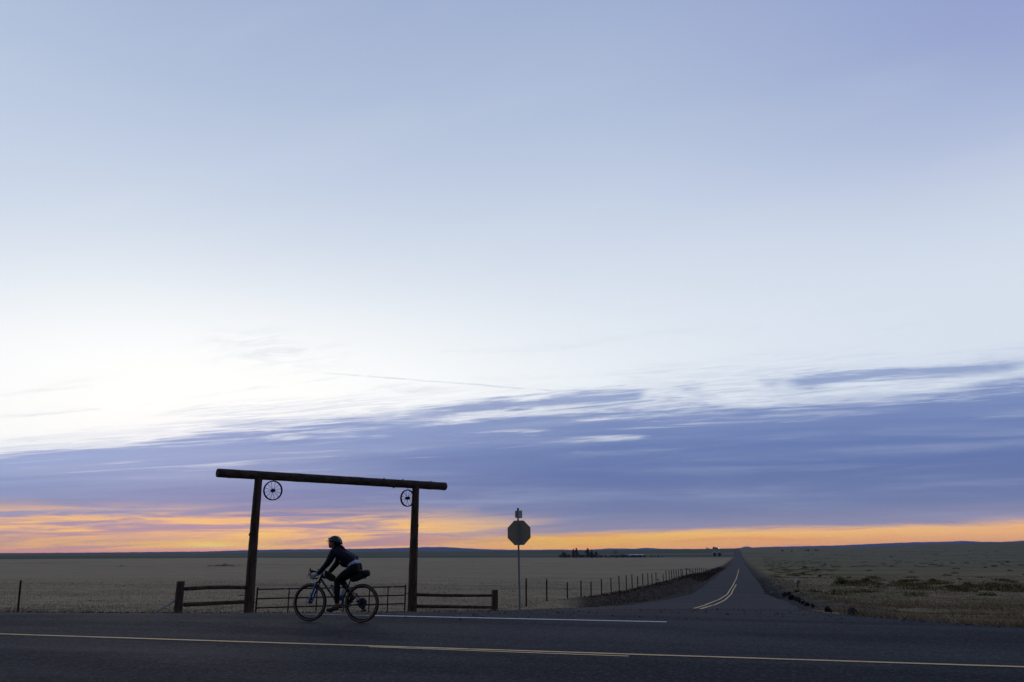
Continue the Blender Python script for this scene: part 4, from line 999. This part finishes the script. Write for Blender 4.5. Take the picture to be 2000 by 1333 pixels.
# ------------------------------------------------------------------ bicycle and rider (local frame: +x forward, +y rider's left, +z up)
BQ = Vector((-2.9786, 16.7231, 0.0)); FW = Vector((-math.sin(R(75)), math.cos(R(75)), 0)); NN = Vector((math.sin(R(15)), math.cos(R(15)), 0))
BROT = math.atan2(FW.y, FW.x)
M_BLK = mat('matt_black', (.010, .010, .011), rough=.6); M_BLKM = mat('black_anodised', (.014, .014, .016), rough=.35, metal=.4)
M_FRAME = mat('dark_titanium_frame', (.055, .060, .072), (.07, .075, .09), rough=.35, metal=.6); M_BLUE = mat('blue_fork', (.02, .12, .42), rough=.3)
M_TAN = mat('tan_sidewall', (.27, .195, .115), rough=.8); M_STEEL = mat('dull_steel', (.10, .10, .11), rough=.35, metal=.8); M_SILV = mat('bright_alloy', (.34, .34, .36), rough=.3, metal=.6)
bike = empty('bicycle', BQ, BROT); tag(bike, 'dark drop-bar touring bicycle with a blue fork and tan tyres, ridden along the highway', 'bicycle')
def sym(f):
    for s_ in (1, -1): f(s_)
def wheel(x, z, rear):
    wh = MB().ring((x, 0, z), .3460, .0262, 'y', 64, 10).build('wheel', M_BLK, bike)
    wh.data.name = 'tread'; 
    for s_ in (1, -1):
        MB().ring((x, s_*.0165, z), .3400, .0135, 'y', 64, 8).build('sidewall', M_TAN, wh)
    rb = MB().ring((x, 0, z), .312, .014, 'y', 64, 8).build('rim', M_BLKM, wh)
    sp = MB()
    for k in range(28):
        a = 2*math.pi*k/28; s_ = 1 if k % 2 else -1; a2 = a+(.35 if (k//2) % 2 else -.35)
        sp.tube([(x+math.cos(a2)*.024, s_*.028, z+math.sin(a2)*.024), (x+math.cos(a)*.305, 0, z+math.sin(a)*.305)], .0011, 4)
    sp.build('spokes', M_STEEL, wh)
    MB().tube([(x,-.055,z),(x,-.036,z),(x,-.033,z),(x,-.028,z),(x,.028,z),(x,.033,z),(x,.036,z),(x,.055,z)], [.010,.012,.028,.014,.014,.028,.012,.010], 16).build('hub', M_BLKM, wh)
    d = MB().ring((x, .042, z), .076, .0035, 'y', 36, 4)
    for k in range(6):
        a = k*math.pi/3; d.tube([(x+math.cos(a)*.02, .042, z+math.sin(a)*.02), (x+math.cos(a+.4)*.074, .042, z+math.sin(a+.4)*.074)], .003, 4)
    d.build('brake_rotor', M_STEEL, wh); return wh
RH = Vector((.023, 0, .3725)); FH = Vector((1.172, 0, .3725)); BBp = Vector((.487, 0, .291))
wheel(*RH.xz, True); wheel(*FH.xz, False)
HT1 = Vector((.928, 0, .925)); HT0 = Vector((.985, 0, .800)); CR = Vector((1.003, 0, .757)); ST = Vector((.341, 0, .691))
fr_ = MB(); fr_.tube([HT0, HT1], .025, 14); fr_.tube([HT0.lerp(HT1, .32), BBp], [.021, .023], 14)
fr_.tube([HT0.lerp(HT1, .75), Vector((.345, 0, .68))], .017, 12); fr_.tube([BBp, ST], .0165, 12)
fr_.tube([BBp-Vector((0,.036,0)), BBp+Vector((0,.036,0))], .024, 14)
for s_ in (1, -1):
    fr_.tube([Vector((.345, s_*.018, .672)), Vector((.27, s_*.042, .60)), RH+Vector((0, s_*.066, .012))], [.0095,.010,.010], 8)
    fr_.tube([BBp+Vector((-.01, s_*.022, 0)), BBp+Vector((-.11, s_*.045, .008)), RH+Vector((0, s_*.066, -.005))], [.013,.012,.010], 8)
fr_.build('frame', M_FRAME, bike)
fk = MB()
for s_ in (1, -1):
    ax = FH+Vector((-.005, s_*.062, -.005)); t_ = CR+Vector((.010, s_*.062, .01)); bot = ax.lerp(t_, .88)
    fk.tube([ax, ax.lerp(t_, .1), bot-(bot-ax)*.02, bot], [.020, .019, .021, .0205], 12)
fk.tube([FH+Vector((-.03, .062, .20)), FH+Vector((-.055, .075, .12))], .008, 6)
ar = [Vector((1.0+.06, s_*.058, .70)) for s_ in (1, -1)]
fk.tube([CR+Vector((.045,.062,-.05)), CR+Vector((.07,.03,-.005)), CR+Vector((.07,-.03,-.005)), CR+Vector((.045,-.062,-.05))], .011, 8)
fk.build('fork', M_BLUE, bike)
fc = MB(); fc.tube([CR+Vector((0, .064, 0)), CR+Vector((0,0,.018)), CR+Vector((0, -.064, 0))], .021, 12); fc.tube([CR, HT0], .021, 12)
for s_ in (1, -1): fc.tube([CR+Vector((.002, s_*.062, .012)), CR+Vector((.045, s_*.062, -.095))], .0155, 10)
fc.build('fork_crown', M_BLK, bike)
for s_, nm in ((1,'brake_caliper'),):
    MB().box(FH+Vector((-.055, .052, .075)), (.018, .012, .030)).build(nm, M_BLK, bike)
    MB().box(RH+Vector((.065, .052, .035)), (.028, .012, .018)).build(nm, M_BLK, bike)
SPt = Vector((.262, 0, .905)); MB().tube([ST-Vector((0,0,.01)), SPt], .0135, 12).build('seat_post', M_BLKM, bike)
MB().tube([ST+Vector((.006,0,-.02)), ST+Vector((0,0,.004))], .020, 12).build('seat_clamp', M_BLK, bike)
sa = MB().cap((.40, 0, .945), .018, (.28, 0, .945), .030).ell((.185, .045, .952), (.085, .045, .022)).ell((.185, -.045, .952), (.085, .045, .022)).ell((.22,0,.948),(.08,.06,.02))
sa.build('saddle', M_BLK, bike, remesh=.006, sm=4)
MB().tube([HT1, HT1+(HT1-HT0).normalized()*.045], .0185, 12).build('headset_spacer', M_SILV, bike)
stem0 = HT1+(HT1-HT0).normalized()*.030; clamp = Vector((.985, 0, .965))
MB().tube([stem0, clamp], [.019, .0175], 12).tube([clamp+Vector((0,-.022,0)), clamp+Vector((0,.022,0))], .022, 12).build('stem', M_BLK, bike)
def drop(s_): return [(1.03, s_*.190, .975), (1.065, s_*.214, .962), (1.088, s_*.224, .925), (1.075, s_*.232, .885), (1.035, s_*.238, .858), (.97, s_*.244, .848), (.895, s_*.250, .846)]
bar = drop(1)[::-1]+[(.995, .168, .972), (.985, .10, .967), (.985, -.10, .967), (.995, -.168, .972)]+drop(-1)
hb_ = MB().tube(bar, .0145, 10); hb_.build('handlebar', M_BLK, bike)
for s_ in (1, -1):
    MB().cap((1.015, s_*.200, .985), .016, (1.085, s_*.212, .992), .019).cap((1.085, s_*.212, .992), .018, (1.098, s_*.212, 1.028), .015).build('brake_hood', M_BLK, bike, remesh=.004, sm=2)
    MB().tube([(1.098, s_*.212, 1.0), (1.118, s_*.216, .955), (1.125, s_*.22, .90), (1.150, s_*.222, .865)], [.008,.007,.006,.005], 8).build('brake_lever', M_BLKM, bike)
# drivetrain on the far side
ck = MB().ring(BBp+Vector((0,-.047,0)), .072, .005, 'y', 36, 6)
for k in range(5): a = k*1.2566; ck.tube([BBp+Vector((0,-.047,0)), BBp+Vector((math.cos(a)*.07,-.047,math.sin(a)*.07))], .006, 5)
ck.build('chainring', M_STEEL, bike)
PN = Vector((.642, .085, .216)); PF = Vector((.333, -.085, .366))
MB().tube([BBp+Vector((0,.045,0)), PN], [.014, .011], 8).build('crank', M_BLKM, bike); MB().tube([BBp+Vector((0,-.060,0)), PF], [.014, .011], 8).build('crank', M_BLKM, bike)
for P_, s_, rx in ((PN, 1, -.12), (PF, -1, .9)):
    c_ = P_+Vector((0, s_*.055, 0)); rt_m = Matrix.Rotation(rx, 3, 'Y')
    pd = MB().tube([P_, P_+Vector((0, s_*.095, 0))], .008, 8)
    for xx in (-.040, .040): pd.box(c_+rt_m @ Vector((xx, 0, 0)), (.005, .045, .009), rt_m)
    for yy in (-.042, .042): pd.box(c_+rt_m @ Vector((0, yy, 0)), (.035, .004, .008), rt_m)
    for xx in (-.03, 0, .03): pd.tube([c_+rt_m @ Vector((xx, .02, -.016)), c_+rt_m @ Vector((xx, .02, .016))], .0025, 4)
    pd.build('pedal', M_BLK, bike)
cs = MB()
for i, r_ in enumerate([.100, .092, .084, .075, .066, .057, .049, .042, .036, .030, .025]):
    cs.tube([RH+Vector((0, -.018-.0035*i, 0)), RH+Vector((0, -.020-.0035*i, 0))], r_, 28)
cs.build('cassette', M_STEEL, bike)
dr = MB().cap(RH+Vector((.015,-.07,-.03)), .016, RH+Vector((.005,-.072,-.085)), .018).box(RH+Vector((-.005,-.06,-.125)), (.012,.006,.055), Matrix.Rotation(-.7, 3, 'Y'))
dr.tube([RH+Vector((.02,-.066,-.10)), RH+Vector((.02,-.054,-.10))], .022, 14).tube([RH+Vector((-.045,-.066,-.142)), RH+Vector((-.045,-.054,-.142))], .026, 14)
dr.build('derailleur', M_BLK, bike)
MB().tube([BBp+Vector((0,-.048,.072)), RH+Vector((0,-.045,.055))], .0042, 5).tube([BBp+Vector((0,-.048,-.072)), RH+Vector((-.045,-.060,-.165))], .0042, 5).build('chain', M_BLK, bike)
MB().cap((.19,-.075,.555), .011, (.155,-.078,.520), .011).build('tail_light', mat('red_lens', (.7,.012,.015), rough=.3), bike)
MB().cap((.175,-.07,.500), .008, (.145,-.07,.475), .010).build('cable_guide', M_SILV, bike)
MB().tube([(1.0,.12,.965), (1.06,.10,.90), (1.02,.03,.78), (1.05,.07,.70)], .0035, 5).tube([(1.0,-.12,.965), (1.07,-.08,.90), (1.0,-.03,.80), (.9,-.02,.74)], .0035, 5).build('cable', M_BLK, bike)
# things carried on the bicycle: each a thing of its own, in the bicycle's frame
def carried(name, label, cat):
    o = empty(name, BQ, BROT); tag(o, label, cat); return o
def prism(poly, y0, y1, taper=.86):
    mb = MB(); n = len(poly); cx = sum(p[0] for p in poly)/n; cz = sum(p[1] for p in poly)/n; vs = []
    for yy, s_ in ((y0, taper), (y0*.55+y1*.45-(y1-y0)*.2, 1.0), (y0*.45+y1*.55+(y1-y0)*.2, 1.0), (y1, taper)):
        vs += [(cx+(p[0]-cx)*s_, yy, cz+(p[1]-cz)*s_) for p in poly]
    fs = [tuple(range(n)), tuple(range(4*n-1, 3*n-1, -1))]
    for k in range(3): fs += [(k*n+i, k*n+(i+1) % n, (k+1)*n+(i+1) % n, (k+1)*n+i) for i in range(n)]
    return mb.add(vs, fs)
M_BAG = mat('black_ripstop_bag', (.011, .013, .012), (.018, .020, .018), scale=30, rough=.7, bump=.4)
fb = carried('frame_bag', 'small black wedge bag on the top tube behind the handlebar stem', 'bag')
prism([(.880,.962),(.808,.988),(.634,.885),(.628,.787),(.722,.780),(.858,.848)], -.034, .034).build('bag_body', M_BAG, fb, remesh=.007, sm=5)
MB().box((.83,0,.93), (.012,.037,.06), Matrix.Rotation(.45, 3, 'Y')).build('strap', M_BLK, fb)
sbg = carried('saddle_bag', 'long black roll-top bag strapped behind the saddle, tapering forward', 'bag')
prism([(.303,.870),(.253,.945),(.12,.988),(-.085,1.014),(-.120,.975),(-.117,.900),(.105,.808),(.227,.772),(.287,.796)], -.075, .075, .78).build('bag_body', M_BAG, sbg, remesh=.009, sm=6)
for x_, z_ in ((-.02, .925), (.11, .895)):
    MB().ring((0,0,0), .084, .006, 'x', 28, 6, flat=(1.6,.6)).build('strap', M_BLK, sbg).location = (x_, 0, z_)
MB().tube([(.135,.02,.81),(.139,.02,.770)], .006, 6).build('buckle_tail', M_BLK, sbg)
MB().cap((.08,.045,.995), .015, (.02,.05,1.010), .016).build('stowed_pouch', mat('clear_pouch', (.28,.30,.30), (.12,.12,.12), scale=30), sbg)
def bottle(label, base_, top_, mats, cap_m):
    o = carried('water_bottle', label, 'bottle'); a = Vector(base_); b_ = Vector(top_)
    o['group'] = 'water bottles in the frame cages'
    def L(t): return a.lerp(b_, t)
    MB().tube([L(0), L(.03), L(.42)], [.030, .036, .036], 18).build('bottle_base', mats[0], o)
    MB().tube([L(.42), L(.50), L(.58), L(.78), L(.84)], [.036, .033, .036, .036, .028], 18).build('bottle_body', mats[1], o)
    MB().tube([L(.84), L(.91), L(.92), L(1.0)], [.029, .027, .011, .010], 14).build('cap', cap_m, o)
    return o
bottle('clear water bottle with blue liquid on the seat tube behind the rider\'s calf', (.500, .0, .418), (.424, .0, .655), (mat('blue_liquid', (.03,.16,.45), rough=.25), mat('clear_bottle', (.55,.62,.64), rough=.2)), mat('pale_cap', (.45,.46,.40), rough=.5))
bottle('pale pink water bottle on the down tube in front of the rider\'s shin', (.575, .0, .495), (.716, .0, .722), (mat('teal_base', (.03,.13,.20), rough=.3), mat('pink_bottle', (.45,.36,.40), rough=.3)), M_BLK)
hl = carried('bicycle_computer', 'small pale round light mounted ahead of the handlebar', 'light')
MB().cap((1.02,-.03,1.005), .020, (1.045,-.03,1.012), .022).build('housing', M_BLK, hl); MB().cap((1.015,.0,1.010), .011, (1.035,.0,1.020), .012).build('lens', mat('pale_lens', (.42,.42,.46), rough=.2), hl)
MB().tube([(.99,0,.97),(1.02,-.02,1.0)], .006, 6).build('bracket', M_BLK, hl)
bl_ = carried('bell', 'small shiny bell on the handlebar stem', 'bell'); MB().ell((.872,0,.990), (.020,.020,.016)).build('dome', M_SILV, bl_); MB().tube([(.872,0,.965),(.872,0,.985)], .006, 6).build('bracket', M_BLK, bl_)

# ---- rider
class PB(MB):           # the upper body leans a little further forward than the pelvis
    def build(s, *a_, **k_):
        def f(z): t = min(1, max(0, (z-1.12)/.33)); return .068*t*t*(3-2*t)
        s.v = [(v[0]+f(v[2]), v[1], v[2]) for v in s.v]; return MB.build(s, *a_, **k_)
M_SKIN = mat('skin', (.48, .30, .22), rough=.5); M_JKT = mat('dark_navy_quilted_jacket', (.008, .0075, .017), (.016, .015, .030), scale=14, rough=.6, bump=.5, spec=.15)
M_TRO = mat('black_tights', (.0055, .0055, .006), rough=.8); M_SHIRT = mat('pale_grey_shirt', (.50, .55, .60), (.40, .45, .50), scale=20, rough=.8)
M_GLV = mat('pale_blue_grey_gloves', (.24, .33, .42), (.18, .26, .34), scale=25, rough=.8); M_SHOE = mat('dark_grey_shoe', (.022, .021, .024), (.035, .033, .036), scale=20, rough=.6)
M_SOCK = mat('mustard_brown_sock', (.24, .125, .03), rough=.9); M_HAIR = mat('dark_brown_hair', (.012, .009, .008), rough=.6)
person = empty('person', BQ, BROT)
tag(person, 'cyclist in dark jacket and helmet leaning forward over the handlebar', 'person')
def hand(mb, s_, g=0.0):
    fr = .0072+g
    ctr = [Vector(p) for p in ((1.052, s_*.236, .868), (1.030, s_*.2385, .857), (1.008, s_*.2405, .853), (.986, s_*.243, .850))]
    mb.cap((.915, s_*.222, .935), .027+g, (.955, s_*.236, .905), .027+g)
    for i, c_ in enumerate(ctr):
        kn = c_+Vector((-.012, s_*.014, .036)); mb.cap((.958, s_*.238, .906-.002*i), .019+g*.7, kn, .0115+g*.8)
    lens = (1.0, 1.08, 1.0, .85)
    for i, c_ in enumerate(ctr):
        kn = c_+Vector((-.012, s_*.014, .036)); rr = .0255
        pts = [kn]+[c_+Vector((.004, s_*math.cos(a)*rr, math.sin(a)*rr)) for a in (R(35), R(-35*lens[i]), R(-110*lens[i]))]
        for j in range(3): mb.cap(pts[j], fr*(1.08-.09*j), pts[j+1], fr*(1.0-.09*j))
    mb.cap((.945, s_*.224, .900), .013+g, (.985, s_*.215, .884), .010+g); mb.cap((.985, s_*.215, .884), .0095+g, (1.015, s_*.222, .868), .008+g)
body = PB()
for s_ in (1, -1):
    body.cap((.21, s_*.06, 1.05), .105, (.26, s_*.055, 1.15), .092).cap((.26, s_*.055, 1.15), .092, (.45, s_*.06, 1.28), .098).cap((.45, s_*.06, 1.28), .098, (.57, s_*.09, 1.355), .07)
    body.cap((.55, s_*.10, 1.36), .058, (.575, s_*.16, 1.355), .052).cap((.575, s_*.16, 1.355), .050, (.715, s_*.203, 1.145), .036).cap((.715, s_*.203, 1.145), .036, (.905, s_*.218, .94), .025)
    hand(body, s_)
    body.cap((.21, s_*.09, 1.01), .088, (.545, s_*.10, .80 if s_ > 0 else .815), .054)
body.cap((.545,.10,.80), .052, (.525,.105,.66), .048).cap((.525,.105,.66), .048, (.512,.115,.37), .034).cap((.512,.115,.36), .034, (.505,.115,.28), .034).cap((.50,.115,.265), .030, (.69,.125,.238), .022)
body.cap((.545,-.10,.815), .052, (.45,-.105,.68), .047).cap((.45,-.105,.68), .047, (.315,-.115,.52), .033).cap((.315,-.115,.52), .033, (.275,-.115,.47), .033).cap((.275,-.115,.47), .028, (.385,-.12,.385), .022)
body.cap((.585,0,1.385), .052, (.645,0,1.49), .048).ell((.648,0,1.552), (.092,.074,.098)).ell((.700,0,1.490), (.048,.048,.052), nu=14).ell((.722,0,1.455), (.020,.026,.018)).cap((.735,0,1.530), .010, (.757,0,1.505), .0095)
body.ell((.742,0,1.475), (.010,.020,.006)).ell((.745,0,1.464), (.008,.016,.005)).ell((.722,0,1.565), (.022,.055,.012))
for s_ in (1, -1): body.ell((.640, s_*.076, 1.525), (.018,.009,.028)); body.ell((.715, s_*.038, 1.500), (.025,.020,.025))
bo = body.build('body', M_SKIN, person, remesh=.0058, sm=2)
for s_ in (1, -1): PB().ell((.733, s_*.029, 1.540), (.009,.012,.009)).build('eye', mat('eye_white', (.5,.5,.5), rough=.2), person)
jk = PB()
for s_ in (1, -1):
    jk.cap((.262, s_*.062, 1.172), .118, (.36, s_*.062, 1.250), .118).cap((.36, s_*.062, 1.250), .118, (.50, s_*.068, 1.325), .112).cap((.50, s_*.068, 1.325), .110, (.58, s_*.10, 1.365), .082)
    jk.cap((.555, s_*.11, 1.365), .078, (.575, s_*.165, 1.350), .070)
    A0, A1, A2 = Vector((.575, s_*.165, 1.350)), Vector((.715, s_*.203, 1.145)), Vector((.893, s_*.220, .948))
    jk.cap(A0, .074, A1, .060).cap(A1, .060, A2, .040)
    for k in range(6): p = A0.lerp(A1, (k+.5)/6); jk.ell(p, (.073-.002*k,)*3)
    for k in range(6): p = A1.lerp(A2, (k+.5)/6); jk.ell(p, (.062-.0035*k,)*3)
jk.ell((.405,0,1.165), (.150,.15,.112)).cap((.47,0,1.30), .125, (.56,0,1.37), .085).cap((.565,0,1.385), .070, (.612,0,1.435), .062).ell((.50,0,1.395),(.07,.08,.055))
for k in range(7):      # quilted baffles
    p = Vector((.235,0,1.185)).lerp(Vector((.55,0,1.365)), k/6)
    for s_ in (1, -1): jk.ell(p+Vector((0, s_*.062, 0)), (.030,.118,.127), Matrix.Rotation(R(-30), 3, 'Y'))
jk.build('jacket', M_JKT, person, remesh=.008, sm=2)
sh = PB()
for s_ in (1, -1): sh.cap((.222, s_*.062, 1.105), .113, (.245, s_*.062, 1.150), .113)
sh.build('shirt_hem', M_SHIRT, person, remesh=.008, sm=2)
tr = PB()
for s_ in (1, -1):
    tr.cap((.203, s_*.064, 1.035), .118, (.212, s_*.064, 1.082), .116).ell((.180, s_*.075, 1.015), (.095,.085,.10))
    kz = .80 if s_ > 0 else .818
    tr.cap((.225, s_*.090, 1.010), .101, (.40, s_*.098, .91), .086).cap((.40, s_*.098, .91), .086, (.543, s_*.10, kz), .062)
tr.cap((.543,.10,.80), .061, (.530,.104,.66), .064).cap((.530,.104,.66), .064, (.513,.115,.425), .052).cap((.513,.115,.42), .050, (.512,.115,.39), .046)
tr.cap((.543,-.10,.818), .061, (.455,-.105,.69), .058).cap((.455,-.105,.69), .058, (.33,-.115,.545), .044)
tr.build('tights', M_TRO, person, remesh=.008, sm=2)
PB().cap((.511,.115,.38), .041, (.505,.115,.31), .043).build('sock', M_SOCK, person); PB().cap((.328,-.115,.54), .041, (.292,-.115,.49), .042).build('sock', M_SOCK, person)
def shoe(h0, t0, up):
    h0 = Vector(h0); t0 = Vector(t0); m_ = h0.lerp(t0, .45); u = Vector(up)
    PB().cap(h0, .040, m_, .038).cap(m_, .037, t0, .029).cap(h0+u*.03, .040, h0+u*.055, .041).cap(m_+u*.018, .030, h0+u*.04, .036).build('shoe', M_SHOE, person, remesh=.006, sm=3)
shoe((.505,.115,.268), (.705,.127,.240), (0,0,1)); shoe((.272,-.115,.460), (.392,-.122,.375), (.5,0,.85))
gv = PB(); hand(gv, 1, .0034); gv.build('glove', M_GLV, person, remesh=.0046, sm=1); gv = PB(); hand(gv, -1, .0034); gv.build('glove', M_GLV, person, remesh=.0046, sm=1)
hr = PB().ell((.600,0,1.535), (.066,.072,.058)).cap((.545,0,1.495), .030, (.475,0,1.475), .024)
hp = [(.475,0,1.475), (.43,.01,1.452), (.395,.012,1.420), (.372,.01,1.385)]
for i in range(3): hr.cap(hp[i], .027-.003*i, hp[i+1], .026-.005*i)
hr.build('hair', M_HAIR, person, remesh=.007, sm=1)
# helmet: ribbed shell, visor, lamp
hm = PB(); nu, nv = 40, 14; vs = []; hc = Vector((.612,0,1.560)); hr_ = (.152,.108,.122)
for i in range(nv+1):
    t = (math.pi/2)*i/nv
    for j in range(nu):
        p = 2*math.pi*j/nu; dip = -.050*max(0, -math.cos(p))*(i/nv)+.004*math.cos(p)
        for_r = 1.0+.045*(math.cos(p*2)**2)*(.5 if i < 3 else 1)*0
        vs.append(hc+Vector((hr_[0]*math.sin(t)*math.cos(p)*(1+.05*max(0,-math.cos(p))), hr_[1]*math.sin(t)*math.sin(p), hr_[2]*math.cos(t)+dip)))
hm.add(vs, [(i*nu+j, (i+1)*nu+j, (i+1)*nu+(j+1) % nu, i*nu+(j+1) % nu) for i in range(nv) for j in range(nu)])
hel = hm.build('helmet', M_BLK, person); md = hel.modifiers.new('t', 'SOLIDIFY'); md.thickness = .018; md.offset = -1
M_HEL = mat('grey_helmet_rib', (.26,.29,.34), rough=.3)
for s_ in (1, -1):
    for tt, pa, pb in ((R(50), 15, 165), (R(72), 25, 150)):
        MB_ = PB(); MB_.tube([hc+Vector((hr_[0]*1.02*math.sin(tt)*math.cos(R(p_)), s_*hr_[1]*1.03*math.sin(tt)*math.sin(R(p_)), hr_[2]*1.02*math.cos(tt)-.03*max(0, -math.cos(R(p_))))) for p_ in np.linspace(pa, pb, 14)], [.003]+[.0065]*12+[.003], 6); MB_.build('rib', M_HEL, hel)
for yy in (-.035, .035):
    k = math.sqrt(max(0, 1-(yy/.108)**2)); pts = []
    for a in np.linspace(R(18 if abs(yy) < .06 else 8), R(168), 14):
        pts.append(hc+Vector((hr_[0]*k*math.cos(a)*1.02, yy, hr_[2]*k*math.sin(a)*1.02-(.045*max(0, -math.cos(a))**2))))
    PB().tube(pts, [.004]+[.0085]*12+[.004], 6, flat=(1.2,.7)).build('rib', M_HEL, hel)
PB().box((.760,0,1.578), (.028,.065,.004), Matrix.Rotation(.12, 3, 'Y')).build('visor', M_BLK, hel)
PB().cap((.742,0,1.628), .012, (.765,0,1.632), .013).build('lamp', M_BLK, hel)
for s_ in (1, -1): PB().tube([(.66, s_*.084, 1.56), (.672, s_*.074, 1.49), (.70, s_*.03, 1.432)], .004, 5).build('chin_strap', M_BLK, hel)
PB().tube([(.66,.072,1.535), (.735,.058,1.540), (.757,.03,1.540), (.762,0,1.541), (.757,-.03,1.540), (.735,-.058,1.540), (.66,-.072,1.535)], [.003,.006,.013,.009,.013,.006,.003], 8, flat=(.5,1.0)).build('glasses', M_BLK, person)
PB().ell((.655,.086,1.510), (.012,.008,.016)).build('earpiece', mat('white_plastic', (.6,.58,.6), rough=.4), person)
# ------------------------------------------------------------------ haze
hz = MB().box((0, 0, 45), (10300, 10300, 85)).build('haze', bpy.data.materials.new('thin_evening_haze'), smooth=False)
hz['kind'] = 'stuff'; hm_ = hz.data.materials[0]; hm_.use_nodes = True; ht = hm_.node_tree
for n in list(ht.nodes): ht.nodes.remove(n)
vo = ht.nodes.new('ShaderNodeVolumePrincipled'); vo.inputs['Color'].default_value = (.55, .68, 1.0, 1); vo.inputs['Density'].default_value = 4.0e-5; vo.inputs['Anisotropy'].default_value = .0
oo = ht.nodes.new('ShaderNodeOutputMaterial'); ht.links.new(vo.outputs[0], oo.inputs['Volume'])
for o in bpy.data.objects:
    if '_world' in o: del o['_world']
